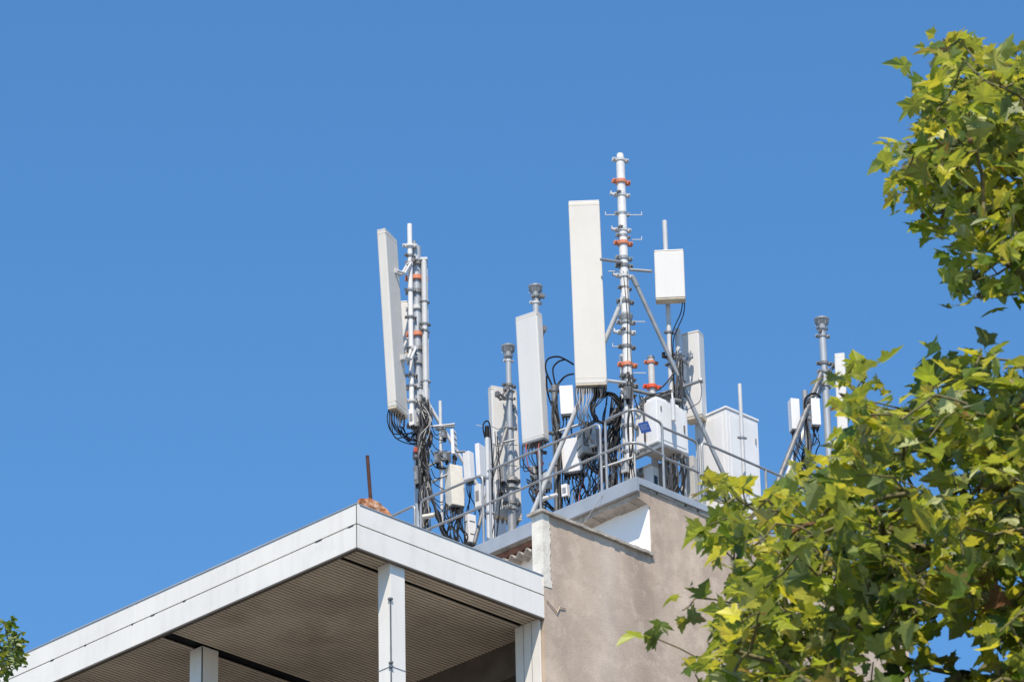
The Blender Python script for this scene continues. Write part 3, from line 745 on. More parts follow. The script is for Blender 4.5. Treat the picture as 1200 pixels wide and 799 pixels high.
m = MB(); A = at(729,352,YM-.02); B = at(622,606,Yedge(622)+.55); m.tube([A,B], .029, 12); m.tube([A+(A-B).normalized()*.05, A-(A-B).normalized()*.08], .036, 8); m.build('brace', 'palepaint', cm)
m = MB(); A = at(743.5,329,YM-.02); B = at(870,603,Yedge(868)+.35); m.tube([A,B], .027, 12); m.tube([A+(A-B).normalized()*.05, A-(A-B).normalized()*.08], .034, 8); m.build('brace', 'galv', cm)
for k_ in range(5):
    m = MB(); x = 736+rnd(-3,5)
    cable(m, [(x-3,318,-.05),(x-1+rnd(-1,1),345,-.06),(x+rnd(-1,2),372,-.1),(x+1+rnd(-2,2),405,-.06),(x+2+rnd(-2,2),440,-.07),(x+3+rnd(-3,3),480,-.07),(x+4,520,-.07),(x+5,570,-.06)] if k_ < 2 else [(737+rnd(-4,4),436,-.06),(738+rnd(-5,4),460,-.08),(740+rnd(-6,5),500,-.08),(742+rnd(-6,4),560,-.07)], YM, .006 if k_ < 2 else .009)
    m.build('cable', random.choice(['greycable','black']), cm)
# antenna cables and the tangle
L_ = []
for i in range(14):
    x = 674+i*2.6; c = 'palecable' if 1 <= i <= 7 else random.choice(['black','greycable'])
    L_.append((c, .008, [(x,454,-.2),(x+rnd(-1,1),465,-.24),(682+(x-682)*.6+rnd(-2,2),480,-.26),(684+(x-684)*.8+rnd(-4,4),492,-.2),(686+rnd(-6,8),502,-.1),(690+rnd(-6,8),520,0)]))
bundle('cable_bundle', 'pale and black cables fanning down from the tallest panel antenna', Y6, L_)
L_ = []
for i in range(11):       # loops to the mast
    a = rnd(0, 1)
    L_.append((random.choice(['black','black','greycable','black']), rnd(.009,.012), [(696+i*1.3,455,-.15),(698+i*1.2,463+rnd(0,4),-.15),(706+rnd(0,6),459+rnd(0,5),-.05),(718+rnd(0,4),465+rnd(-3,5),0),(725+rnd(0,4),480+rnd(-4,4),.05),(722+rnd(-3,5),498+rnd(-4,4),.05),(712+rnd(-6,12),520,.0),(712+rnd(-6,14),550,0),(716+rnd(-8,10),590,0)]))
for i in range(8):
    L_.append((random.choice(['black','black','greycable']), .010, [(697+rnd(-3,2),466+rnd(-6,4),-.1),(694+rnd(-3,3),480,-.15),(700+rnd(-3,4),492+rnd(-2,4),-.15),(712+rnd(-3,3),496+rnd(-3,4),-.1),(722+rnd(-3,5),484+rnd(-3,5),0),(730+rnd(-2,4),470+rnd(-6,6),.08),(738,462+rnd(-6,6),.15)]))
for i in range(14):
    x = 714+rnd(-9,14)
    L_.append((random.choice(['black','black','black','greycable','palecable']), rnd(.009,.013), [(x+4,470+rnd(-8,10),.1),(x+rnd(-4,4),490,.1),(x+rnd(-5,5),510,.12),(x+rnd(-5,5),530,.12),(x+rnd(-5,5),552,.12),(x+rnd(-6,6),575,.12),(x+rnd(-4,8),600,.12)]))
bundle('cable_bundle', 'dense black tangle of looped cables between the tallest panel and the central mast', Y6, L_)
L_ = []
for i in range(16):
    x = 662+i*2.6
    L_.append((random.choice(['black','black','greycable','redcable','palecable']), .008, [(x+8,538-i*.4+rnd(-6,6),.0),(x+rnd(-3,6),553+rnd(-3,3),.05),(x+rnd(-6,6),566,.05),(x+rnd(-6,6),578+rnd(-3,3),.0),(x+rnd(-10,8),598-i*1.2,.0)]))
for i in range(7):
    L_.append(('black' if i % 2 else 'greycable', .010, [(684+i*2,530,-.15),(687+i*2,545,-.2),(696+i*1.5+rnd(-2,2),552,-.15),(706+rnd(-3,4),560,-.1),(700+rnd(-4,8),575,0),(696+rnd(-6,8),596,.0)]))
bundle('cable_bundle', 'mixed cables spilling along the eave under the wide white radio', Y5, L_)
# junction boxes in the tangle
m = MB(); m.hexa(*boxspec((722,500), (723,525), Y6+.3, 30, .13, .1), bev=.01); o = m.build('junction_box', 'radiogrey', loc=at(722,525,Y6+.3)); tag(o, 'small grey junction box buried in the black cable tangle', 'junction box')
# white thin pole behind
m = MB(); Tp, Bp = pole(m, 728.5, 416, YM+.7, .027); o = m.build('whip_antenna', 'radomecool', loc=Bp); tag(o, 'plain white whip antenna just left of the central mast', 'antenna')

# ================================================================== short red-clamped stub and frame
Y7 = Yedge(768)+1.3
st = thing('pipe_stub', Vector((at(766,560,Y7).x, Y7, ZRF)), 'short capped pale pipe with orange and red clamps right of the central mast', 'pipe')
m = MB(); Ts, Bs = pole(m, 762.8, 420, Y7, .042); m.build('pipe', 'palepaint', st)
m = MB(); m.lathe(Ts, [(.042,-.02),(.046,0),(.046,.02),(.02,.035)], 14); m.build('cap', 'galv', st)
clamps(st, Ts, .042, [(425,'orange',.3,.040),(453.5,'red',.3,.050)])
fr = thing('steel_frame', Vector((at(790,560,Y7-.1).x, Y7-.1, ZRF)), 'horizontal steel beams joining the central mast to the right-hand poles', 'frame')
m = MB(); m.tube([at(741,457,YM-.02), at(798,470,Y7-.2)], .022, 10); m.build('beam', 'galvdark', fr)
m = MB(); m.tube([at(752,468,Y7), at(790,457,Y7-.1), at(821,446,Y7-.3)], .020, 10); m.tube([at(820,446.5,Y7-.3), at(822.5,445.5,Y7-.3)], .036, 12); m.build('beam', 'galv', fr)
m = MB(); cable(m, [(821,448,0),(822,458,0),(820,470,0),(812,476,0),(805,480,0)], Y7-.3, .006); m.build('cable', 'greycable', fr)

# right-hand poles and the squat panel
Y8 = Yedge(785)+1.0
rpz = thing('antenna_mast', Vector((at(787,560,Y8).x, Y8, ZRF)), 'slim mast behind the squat white panel, with blue-black cables', 'mast', 'antenna masts on the roof')
m = MB(); T8, B8 = pole(m, 778.8, 259, Y8, .030); m.build('pipe', 'palepaint', rpz)
clamps(rpz, T8, .03, [(419,'galvdark',.3,.036),(428,'galvdark',.3,.03),(461,'galv',.3,.04),(470,'galvdark',1.,.04),(390,'galvdark',.3,.03)])
m = MB(); m.box(at(777.5,416,Y8-.05), .04,.03,.07,0,.006); m.build('lug', 'black', rpz)
for pts in ([(800,352,-.1),(798,366,-.1),(791,382,-.08),(787,395,-.05),(788,420,-.04),(790,460,-.04)],[(802.5,352,-.1),(801,368,-.1),(794,385,-.08),(789,400,-.05),(789.5,430,-.04),(791,470,-.04)]):
    m = MB(); cable(m, pts, Y8, .0085); m.build('cable', 'black', rpz)
m = MB(); m.tube(smooth_path([at(790,436,Y8-.05), at(783,446,Y8-.05), at(774,455,Y8-.02), at(768,458,Y8)]), .010, 8, False); m.build('cable', 'greycable', rpz)
a8, P0, U, Lv, Rv = antenna((801,291.5), (803.3,349.5), Y8-.22, 3, .36, .14, 'squat white rectangular panel high on the slim mast right of the central mast', 'radomecool', conn=0, bev=.014)
m = MB(); T9, B9 = pole(m, 794, 386, Y8+.15, .036); 
p9 = thing('antenna_mast', B9, 'stout pale mast with clamps left of the rear white panel', 'mast', 'antenna masts on the roof'); m.build('pipe', 'palepaint', p9)
clamps(p9, T9, .036, [(416,'galv',.4,.036),(422,'galvdark',.9,.036),(432,'galv',.1,.036),(463,'galvdark',.4,.04),(470,'galv',1.1,.04)])
a9, P0, U, Lv, Rv = antenna((818.5,386), (822.8,488), Y8+.35, 25, .235, .17, 'white panel antenna rising behind the big cabinet on the right', 'radomecool', conn=0)
bracket(a9, at(809,417,Y8+.30), at(798,421,Y8+.16), 'galv', .02)
m = MB(); m.tube([at(806,421,Y8+.22), at(808,417,Y8+.2), at(809.5,411,Y8+.2)], .009, 6); m.build('bracket', 'galv', a9)
m = MB(); T10, B10 = pole(m, 788.2, 468, Y8-.35, .028, zpix(at(788,468,Y8-.35), 493)); m.tube([T10, at(787,455,Y8-.1)], .012, 8); o = m.build('hanging_tube', 'palepaint', loc=B10); tag(o, 'short pale tube hanging from the steel beam', 'tube')

# ================================================================== cabinets
def cabinet(ct, cb, Y, az, wl, wr, label, zb=None, under='cabunder'):
    P0, U, Lv, Rv = boxspec(ct, cb, Y, az, wl, wr)
    U = uz*U.length
    if zb is not None: P0 = Vector((P0.x, P0.y, zb)); U = uz*(at(*ct, Y).z-zb)
    root = thing('equipment_cabinet', P0+(Lv+Rv)/2, label, 'cabinet', 'equipment cabinets on the roof')
    m = MB(); m.hexa(P0+uz*.03, U-uz*.06, Lv, Rv, .01); m.build('body', 'cabinet', root)
    ln, rn = Lv.normalized(), Rv.normalized()
    m = MB(); m.hexa(P0+U-uz*.03-ln*.012-rn*.012, uz*.03, Lv+ln*.024, Rv+rn*.024, .008); m.build('lid', 'cabinet', root)
    m = MB(); m.hexa(P0+ln*.015+rn*.015, uz*.03, Lv-ln*.03, Rv-rn*.03); m.build('plinth', under, root)
    return root, P0, U, Lv, Rv
Yc = Yedge(852)+.55
cb, P0, U, Lv, Rv = cabinet((849.5,475.5), (856,600), Yc, 45, .52, .565, 'large white equipment cabinet standing behind the rail on the right', ZRF)
ln, rn = Lv.normalized(), Rv.normalized()
m = MB(); m.hexa(P0+Lv*.12-rn*.008+uz*.1, U-uz*.2, Lv*.76, rn*.007, .002); m.build('door', 'cabinet', cb)
m = MB(); m.hexa(P0+Rv*.10-ln*.008+uz*.1, U-uz*.2, Rv*.8, ln*.007, .002); m.build('door', 'cabinet', cb)
m = MB()
for k_ in (.25,.8): m.hexa(P0+Lv*.83-rn*.02+U*k_, uz*.06, ln*.03, rn*.011, .002)
for k_ in (.30,.8): m.hexa(P0+Rv*.86-ln*.02+U*k_, uz*.06, rn*.02, ln*.011, .002)
m.build('hinge', 'galv', cb)
m = MB(); m.hexa(P0+Lv*.72-rn*.025+U*.52, uz*.10, ln*.02, rn*.016, .003); m.build('handle', 'galv', cb)

Yd = Yedge(772)+.75
cz = thing('equipment_cabinet', at(785,540,Yd), 'white cabinet raised on a steel frame just right of the central mast', 'cabinet', 'equipment cabinets on the roof')
P0, U, Lv, Rv = boxspec((768.5,466), (771,517), Yd, 45, .36, .53); U = uz*U.length
ln, rn = Lv.normalized(), Rv.normalized()
m = MB(); m.hexa(P0, U, Lv, Rv, .012); m.build('body', 'cabinet', cz)
m = MB(); m.hexa(P0+ln*.02+rn*.02-uz*.02, uz*.019, Lv-ln*.04, Rv-rn*.04); m.build('underside', 'cabunder', cz)
m = MB(); m.hexa(P0+U+ln*.03+rn*.03, uz*.05, Lv-ln*.06, Rv-rn*.06, .02); m.build('lid', 'cabinet', cz)
m = MB(); m.hexa(P0-uz*.075-ln*.05+rn*.02, uz*.05, Lv+ln*.45, rn*.05, .003); m.hexa(P0-uz*.075-ln*.05+rn*.42, uz*.05, Lv+ln*.45, rn*.05, .003)
m.build('support_beam', 'galv', cz)
for q in (P0+Lv*.3+rn*.42+ln*.4, P0+Lv*.3+rn*.04+ln*.4):
    m = MB(); m.hexa(Vector((q.x, q.y, ZRF)), uz*(P0.z-.075-ZRF), ln*.05, rn*.05, .003); m.build('leg', 'galvdark', cz)
m = MB(); m.hexa(P0+Rv*.08-ln*.006+uz*.05, U-uz*.1, Rv*.84, ln*.005, .002); m.build('door', 'cabinet', cz)
for k_ in (.2,.75):
    m = MB(); m.hexa(P0+Rv*.10-ln*.018+U*k_, uz*.05, rn*.02, ln*.011, .002); m.build('hinge', 'galv', cz)
m = MB(); m.hexa(P0+Rv*.84-ln*.020+U*.45, uz*.09, rn*.02, ln*.012, .002); m.build('handle', 'galvdark', cz)
m = MB(); m.tube(smooth_path([P0+Lv*.5-rn*.03+U*.1, P0+Lv*.5-rn*.03+U*.6, P0+Lv*.55-rn*.03+U*.95, P0+Lv*.55+U*1.1]), .012, 8, False); m.build('conduit', 'greycable', cz)
# blue sign
Ps = at(755.5, 500.5, Yd-.12); a_ = AZ
bs = thing('sign', Ps, 'small blue sign plate with white lines hung beside the central mast', 'sign')
sx = Vector((math.cos(R(-25)), -math.sin(R(-25)), 0)); sx = Vector((.9,.25,.33)).normalized(); sn = Vector((.1,-1,-.1)).normalized(); sy = sn.cross(sx)*-1
sy = (sx.cross(sn)*-1).normalized()
if sy.z < 0: sy = -sy
m = MB(); m.hexa(Ps-sx*.066-sy*.068, sy*.136, -sn*.004, sx*.132, .001); m.build('plate', 'blue', bs)
m = MB()
for k_, (a, b) in enumerate(((-.05,.045),(-.05,.03),(-.045,.04))):
    x = a
    while x < b:
        L1 = rnd(.006,.016); m.hexa(Ps+sx*x+sy*(.028-.026*k_)+sn*.002, sy*.005, -sn*.0015, sx*L1); x += L1+.005
m.build('lettering', 'signwhite', bs)
# white box with dark hatch, dark gear under the raised cabinet
wz, P0, U, Lv, Rv = radio((764,545), (765,575), Yd+.35, 40, .13, .12, 'white box with a dark square hatch below the raised cabinet', conn=0)
m = MB(); m.hexa(P0+Rv*.25-Lv.normalized()*.004+U*.2, U*.45, Rv*.55, Lv.normalized()*.003); m.build('hatch', 'glass', wz)
L_ = []
for i in range(16):
    x = 783+rnd(0,20); L_.append((random.choice(['black','black','greycable']), rnd(.009,.015), [(x,535+rnd(-4,8),0),(x+rnd(-4,4),550,.0),(x+rnd(-5,5),565,0),(x+rnd(-3,3),582,0),(x+rnd(-3,3),600,0)]))
bundle('cable_bundle', 'black cables dropping under the raised white cabinet', Yd+.25, L_)
m = MB(); m.hexa(*boxspec((812,533), (815,585), Yd+.6, 30, .14, .12), bev=.01)
o = m.build('battery_box', 'radiogrey', loc=at(812,585,Yd+.6)); tag(o, 'grey shaded box between the raised cabinet and the large white cabinet', 'box')
radio((740,545), (741,575), Yedge(742)+1.9, 40, .12, .12, 'small white box in shade behind the foot of the central mast', conn=2)
# plain pole before the large cabinet
m = MB(); Tq, Bq = pole(m, 866.7, 450, Yedge(867)+.22, .024)
pq = thing('equipment_pole', Bq, 'plain thin pole standing in front of the large white cabinet', 'pole', 'equipment poles on the roof'); m.build('pole', 'palepaint', pq)
clamps(pq, Tq, .024, [(513,'galv',.3,.026)])

# ================================================================== right group
YR = Yedge(962)+1.6
rm = thing('antenna_mast', Vector((at(968,560,YR).x, YR, ZRF)), 'rightmost mast with flared flange rising out of the plane tree leaves', 'mast', 'antenna masts on the roof')
m = MB(); Tr, Br = pole(m, 963, 378, YR, .046); m.build('pipe', 'zinc', rm)
m = MB(); flange(m, Tr+Vector((0,0,.04)), .050); m.build('flange', 'galv', rm)
clamps(rm, Tr, .046, [(385,'galvdark',.4,.034),(390,'galvdark',1.0,.034),(394,'galv',.2,.042),(426,'galvdark',.2,.044),(436,'galv',.3,.044),(452,'galv',1.,.044)])
m = MB(); m.tube([at(962,438,YR-.05), at(899,596,YR-.9)], .034, 12); m.build('brace', 'galvdark', rm)
m = MB(); m.tube([at(965,446,YR+.1), at(909,592,YR-.2)], .030, 12); m.build('brace', 'palepaint', rm)
a11, P0, U, Lv, Rv = antenna((990,413), (996,560), YR-.1, 8, .135, .12, 'narrow white panel antenna on the rightmost mast, half hidden by leaves', 'radomecool', conn=0)
bracket(a11, at(978,428,YR-.03), at(966,426,YR), 'galvdark', .02)
m = MB(); Tt, Bt = pole(m, 943, 458, YR-.25, .036); 
pz = thing('equipment_pole', Bt, 'grey pole between the two small radios by the rightmost mast', 'pole', 'equipment poles on the roof'); m.build('pole', 'galv', pz)
m = MB(); cable(m, [(945,560,-.05),(947,520,-.05),(944,490,-.05),(943,470,-.05),(948,463,-.04),(956,461,0),(962,466,.02)], YR-.25, .016); m.build('cable', 'black', pz)
m = MB(); cable(m, [(949,560,-.05),(950,520,-.05),(946,490,-.05),(945,474,-.05),(950,466,-.04),(958,463,0)], YR-.25, .013); m.build('cable', 'greycable', pz)
clamps(pz, Tt, .036, [(491,'galv',.3,.034),(485,'galvdark',1.2,.03)])
radio((926.5,466), (928.5,502), YR-.3, 74, .13, .115, 'small white radio left of the rightmost mast, leftmost of the pair', conn=2, vents=0)
radio((950,466), (952,497), YR-.3, 80, .13, .115, 'small white radio right of the grey pole, nearer the rightmost mast', conn=2, vents=0)
radio((940,535), (941,560), YR-.1, 70, .12, .10, 'lowest small white radio under the pair, among the leaf tips', conn=0)
L_ = []
for i in range(9):
    x = 930+i*2.0 if i < 5 else 950+(i-5)*3
    L_.append((random.choice(['black','greycable','greycable']), .008, [(x,508,-.25),(x+rnd(-3,3),518,-.25),(938+rnd(-4,10),530,-.2),(942+rnd(-4,8),545,-.1),(944+rnd(-4,8),590,0)]))
bundle('cable_bundle', 'thin cables hanging under the two small radios by the rightmost mast', YR, L_)

# ================================================================== railings
sRl = sE+.035; tRl = .012
def PL(px, py): t_, z_ = onS(px, py, sRl); return W(sRl, t_, z_)
def PR(px, py): s__, z_ = onT(px, py, tRl); return W(s__, tRl, z_)
def foot(P): return Vector((P.x, P.y, ZR+.0))
def rail(label, paths, posts, anchor):
    root = thing('guard_railing', foot(anchor), label, 'railing', 'guard railings along the roof edge')
    for p in paths:
        m = MB(); m.tube(p, .0165, 10); m.build('rail', 'galv', root)
    for P in posts:
        m = MB(); m.tube([foot(P), P], .0175, 10); m.build('post', 'galv', root)
        m = MB(); m.box(foot(P)+uz*.012, .07, .05, .02, AZ, .003); m.build('foot_plate', 'galv', root)
    return root
def bend(pts, r=.06, n=4):           # round the corners of a bent tube
    pts = [Vector(p) for p in pts]; out = [pts[0]]
    for i in range(1, len(pts)-1):
        a, b, c = pts[i-1], pts[i], pts[i+1]; u = (a-b); v = (c-b); r_ = min(r, u.length*.45, v.length*.45)
        A = b+u.normalized()*r_; B = b+v.normalized()*r_
        for k_ in range(n+1):
            t_ = k_/n; out.append(A*(1-t_)**2+b*2*t_*(1-t_)+B*t_*t_)
    return out+[pts[-1]]
e0 = PL(486, 592)
rail('guard railing end at the far left of the roof edge', [bend([PL(440,613.5), e0, foot(e0)])], [], e0)
e1 = PL(493.0, 587); e2 = PL(565.5, 556)
rail('looped guard railing section beside the left mast', [bend([foot(e1), e1, e2, foot(e2)], .08), [PL(500, 620.5), PL(566, 593)]], [], e1)
e3 = PL(572, 552); e4 = PL(703, 496); mid_r = [PL(566, 592.5), PL(633, 563), PL(704, 532.6)]
cor = W(sRl, tRl, ZR)
zm = onS(738, 517.5, sRl)[1]; zt = onS(737, 480.5, sRl)[1]
p5 = PR(775.5, 496)
rail('long straight guard railing in front of the slanted panel and white radios', [bend([e3, PL(633,525.5), e4, foot(e4)], .09), mid_r], [PL(574,551), PL(632,526)], PL(632,526))
k1 = PL(709, 492.5)
def corner_path(Pa, z1, Pb):
    c1 = W(sRl, tRl, z1); return [Pa]+bend([Pa+(c1-Pa)*.02, c1, c1+(Pb-c1)*.98], .22, 8)+[Pb]
pm = PR(778.5, 535)
rail('curved guard railing turning the roof corner at the central mast', [bend([foot(k1), k1, k1+(W(sRl,tRl,zt)-k1)*.35], .07)+bend([k1+(W(sRl,tRl,zt)-k1)*.36, W(sRl,tRl,zt), p5-(p5-W(sRl,tRl,zt))*.3], .22, 8)+bend([p5-(p5-W(sRl,tRl,zt))*.29, p5, foot(p5)], .09)[1:],
      corner_path(PL(704,532.6), zm, pm)], [], k1)
p6 = PR(776.5, 500.5); p7 = PR(817.5, 518)
rail('short guard railing section just right of the roof corner', [bend([p6, p7, foot(p7)], .09), [PR(779,536.5), PR(819,553.5)]], [], p7)
p8 = PR(822, 517.5); p9_ = PR(1060, 620)
rail('guard railing running right in front of the large white cabinet into the leaves', [bend([foot(p8), p8, PR(912,556.5), p9_], .08), [PR(823,555), PR(899,586), PR(1060, 652)]], [PR(897,550), PR(975,584), PR(1050,616)], PR(897,550))
# thin wire stay from slab down to parapet
m = MB(); m.tube([at(706,580,Yedge(706)-.03), at(682,616,Yedge(682)-.25)], .004, 6); o = m.build('stay_wire', 'palecable', loc=at(694,598,Yedge(694)-.15)); tag(o, 'thin rusty stay wire slanting from the eave to the parapet', 'wire')

# ================================================================== smaller fittings at the mast feet
m = MB(); strut(m, (493,606), (513,602.5), YL-.25, YL-.1, .030); o = m.build('pipe_stub', 'cream', loc=at(503,604,YL-.2)); tag(o, 'short cream pipe lying by the foot of the left mast', 'pipe')
L_ = []
for i in range(16):
    x = 522+i*1.5
    L_.append((random.choice(['black','black','black','greycable']), rnd(.008,.012), [(x,592-rnd(0,4),0),(x+rnd(-5,4),603,-.04),(x+rnd(-8,6),614,-.02),(x+rnd(-4,10),628,0),(x+rnd(-2,12),646,.03)]))
for i in range(8):
    L_.append((random.choice(['black','black','greycable']), .012, [(500+rnd(0,5),575+rnd(-8,8),-.1),(507+rnd(-2,3),592+rnd(-6,4),-.1),(514+rnd(-3,3),604+rnd(-4,6),-.08),(519+rnd(-3,3),616+rnd(-4,6),-.05),(525+rnd(-3,8),632,0)]))
bundle('cable_bundle', 'dark cables hanging in a clump under the cream radio by the left mast', YS, L_)
L_ = []
for i in range(9):
    y = 500+i*11
    L_.append(('black', .007, [(505,y-6,-.05),(510,y+rnd(0,10),-.05),(516+rnd(-2,4),y+rnd(4,12),-.03),(522+rnd(-2,3),y+rnd(0,10),0)]))
bundle('cable_bundle', 'thin black jumper cables crossing from the left mast to the short pole', YS, L_)
def fitting(ct, cb, Y, az, wl, wr, name, label, cat, m_='galvdark', group=None):
    P0, U, Lv, Rv = boxspec(ct, cb, Y, az, wl, wr); root = thing(name, P0+(Lv+Rv)/2, label, cat, group)
    m = MB(); m.hexa(P0, U, Lv, Rv, .006); m.build('housing', m_, root)
    un, ln, rn = U.normalized(), Lv.normalized(), Rv.normalized()
    m = MB(); m.hexa(P0+Lv*.2+U*.25-rn*.004, U*.45, Lv*.6, rn*.003); m.build('cover_plate', 'galv', root)
    for k_ in (.3,.7):
        m = MB(); c = P0+Lv*k_+Rv*.4; m.tube([c-un*.001, c-un*.05], .010, 8); m.build('cable_gland', 'black', root)
    return root
fitting((484,478), (485,497), YL-.10, 30, .07, .07, 'filter_box', 'pale box on the left mast just below the leaning panel', 'box', 'radio')
fitting((503,476), (504,490), YL-.08, 40, .05, .06, 'mounting_block', 'dark mounting block on the left mast beside its brace', 'fitting')
fitting((489,545), (490,566), YL-.10, 30, .06, .07, 'filter_box', 'dark filter box halfway up the cable-wrapped left mast', 'box', 'galvdark')
fitting((590,545), (591,563), Y3-.25, 30, .07, .07, 'mounting_block', 'grey mounting block just left of the collar on the flange-topped mast', 'fitting', 'galv')
fitting((562,566), (563,592), YS+.3, 40, .09, .11, 'filter_box', 'white filter box between the railing bend and the black-tipped pole', 'box', 'radio')
fitting((536,556), (537,575), YS+.35, 40, .07, .13, 'filter_box', 'white filter box behind the cream radio', 'box', 'radio')
fitting((698,500), (699,522), Y6+.15, 30, .10, .09, 'filter_box', 'grey filter box between the tallest panel and the curved railing', 'box', 'radiogrey')
fitting((725,478), (726,498), Y6+.2, 40, .08, .07, 'filter_box', 'pale filter box above the cable tangle left of the central mast', 'box', 'radio')
for (a_, b_, Y_, nm) in (((505,500), (533,497), YS, 'thin grey strut linking the left mast to the short pole, upper one'), ((506,565), (530,553), YS, 'thin grey strut linking the left mast to the short pole, lower one'), ((583,520), (603,515), Y3-.1, 'thin grey strut across the flange-topped mast'), ((655,505), (690,494), Y5-.1, 'grey strut from the dark forked pole towards the tallest panel'), ((705,548), (742,536), YM-.1, 'grey strut low beside the central mast')):
    m = MB(); strut(m, a_, b_, Y_, Y_-.02, .016); o = m.build('strut', 'galv', loc=at(*a_, Y_)); tag(o, nm, 'strut')
fitting((512,531), (513,541), YS-.15, 30, .05, .09, 'mounting_block', 'dark mounting block on the left side of the short pole', 'fitting')
fitting((523,528), (524,538), YS-.12, 30, .06, .10, 'mounting_block', 'dark mounting block directly under the vented white module', 'fitting')
fitting((521,503), (522,512), YS-.12, 30, .06, .06, 'mounting_block', 'dark mounting block left of the vented white module', 'fitting')
fitting((541,569), (542,583), YS+.2, 30, .07, .07, 'filter_box', 'grey filter box right of the cream radio', 'box', 'radiogrey')
fitting((587,560), (588,576), Y3-.2, 40, .08, .07, 'filter_box', 'dark filter box left of the flange-topped mast foot', 'box', 'galvdark')
fitting((626,545), (627,560), Y4+.05, 30, .07, .07, 'filter_box', 'grey filter box under the cables of the slanted white panel', 'box', 'radiogrey')
fitting((643,552), (644,571), Y5-.1, 30, .08, .07, 'filter_box', 'grey filter box left of the dark forked pole', 'box', 'radiogrey')
fitting((664,566), (665,580), Y5-.15, 30, .08, .07, 'filter_box', 'pale filter box at the eave right of the dark forked pole', 'box', 'radio')
fitting((706,520), (707,545), Y6+.1, 40, .09, .09, 'filter_box', 'dark filter box inside the black cable tangle', 'box', 'galvdark')
fitting((733,535), (734,552), YM-.12, 40, .08, .08, 'filter_box', 'small grey filter box left of the lower central mast', 'box', 'radiogrey')
fitting((735,452), (736,466), YM-.12, 40, .07, .09, 'mounting_block', 'dark mounting block on the central mast at the height of the beams', 'fitting')
fitting((768,540), (769,585), Yd+.75, 45, .30, .40, 'battery_box', 'dark grey box deep in the shade under the raised white cabinet', 'box', 'galvdark')
fitting((800,425), (801,445), Y8+.0, 40, .07, .07, 'mounting_block', 'dark mounting block on the stout mast left of the rear white panel', 'fitting', 'galv')
fitting((792,450), (793,468), Y8+.0, 40, .07, .06, 'mounting_block', 'grey mounting block where the beams meet the slim mast', 'fitting', 'galv')
L_ = []
for i in range(12):
    L_.append((random.choice(['black','black','greycable']), rnd(.008,.011), [(618+rnd(-2,20),556+rnd(-6,10),.05),(624+rnd(-4,14),572,.05),(628+rnd(-6,14),584+rnd(-4,6),0),(640+rnd(-10,20),600,0)]))
bundle('cable_bundle', 'loose dark cables on the eave between the slanted panel and the dark pole', Y4, L_)
L_ = []
for i in range(4):
    x = 577+rnd(0,10)
    L_.append((random.choice(['black','greycable','greycable']), rnd(.007,.010), [(x,505+rnd(0,40),.1),(x+rnd(-4,4),560,.1),(x+rnd(-5,5),590,.1),(x+rnd(-5,5),632,.1)]))
bundle('cable_bundle', 'cables behind the black-tipped pole running down to the eave', YT, L_)
L_ = []
for i in range(10):
    x0 = 744+rnd(-2,8)
    L_.append((random.choice(['black','greycable']), .008, [(x0,470+rnd(-8,6),-.02),(x0+rnd(4,12),476+rnd(-4,8),-.02),(x0+rnd(14,26),470+rnd(-6,6),-.02),(788+rnd(-3,5),462+rnd(-6,8),0)]))
bundle('cable_bundle', 'dark cables slung along the beams between the central and slim masts', YM, L_)
L_ = []
for i in range(10):
    x = 794+rnd(-3,5)
    L_.append((random.choice(['black','greycable','greycable']), .008, [(x,415+rnd(-8,8),-.06),(x+rnd(-3,3),435,-.06),(x+rnd(-3,3),455,-.06),(x+rnd(-5,4),480,-.06)]))
bundle('cable_bundle', 'cables tied to the stout mast left of the rear white panel', Y8, L_)
# ================================================================== TREES
def plane_leaf(bm, cl, P, size, nrm, dirv, tint, fold=.25):
    """a five-lobed plane leaf: folded along its midrib and curling at the tips"""
    n = nrm.normalized(); d = (dirv-n*dirv.dot(n)).normalized(); s_ = n.cross(d)
    out = [(0,0),(.13,-.04),(.27,-.06),(.43,-.17),(.37,-.03),(.40,.06),(.37,.13),(.50,.14),(.56,.20),(.72,.25),(.55,.33),(.47,.43),(.40,.40),(.28,.46),(.33,.55),(.30,.66),(.20,.72),(.12,.88),(0,1.05)]
    ja = rnd(.75,1.2); j = [ja*rnd(.84,1.16) for _ in out]
    def pt(x, y):
        r2 = x*x+(y-.35)**2
        return P+(s_*x+d*(y)+n*(abs(x)*fold - r2*.35*curl))*size
    curl = rnd(-.6, 1.9)
    c = bm.verts.new(pt(0,.24)); tip = random.random() < .12
    for sg in (-1, 1):
        vv = []
        for k_, (x, y) in enumerate(out):
            if x == 0 and sg == 1: vv.append(mid[k_]); continue
            v = bm.verts.new(pt(x*sg*j[k_], y)); vv.append(v)
        if sg == -1: mid = {0: vv[0], len(out)-1: vv[-1]}
        for a, b in zip(vv[:-1], vv[1:]):
            f = bm.faces.new((c, a, b) if sg == -1 else (c, b, a)); q = rnd(.84,1.16)*(1.06 if sg == 1 else .95); cl.append((f, (tint[0]*q, tint[1]*q, tint[2]*q) if not (tip and random.random() < .3) else (.20,.115,.03)))
def simple_leaf(bm, cl, P, size, nrm, dirv, tint):
    n = nrm.normalized(); d = (dirv-n*dirv.dot(n)).normalized(); s_ = n.cross(d)
    q = [P, P+(s_*.32+d*.3+n*.1)*size, P+(s_*.28+d*.65+n*.1)*size, P+d*size, P+(-s_*.28+d*.65+n*.1)*size, P+(-s_*.32+d*.3+n*.1)*size]
    v = [bm.verts.new(p) for p in q]; cl.append((bm.faces.new((v[0],v[1],v[2],v[3])), tint)); cl.append((bm.faces.new((v[0],v[3],v[4],v[5])), tint))
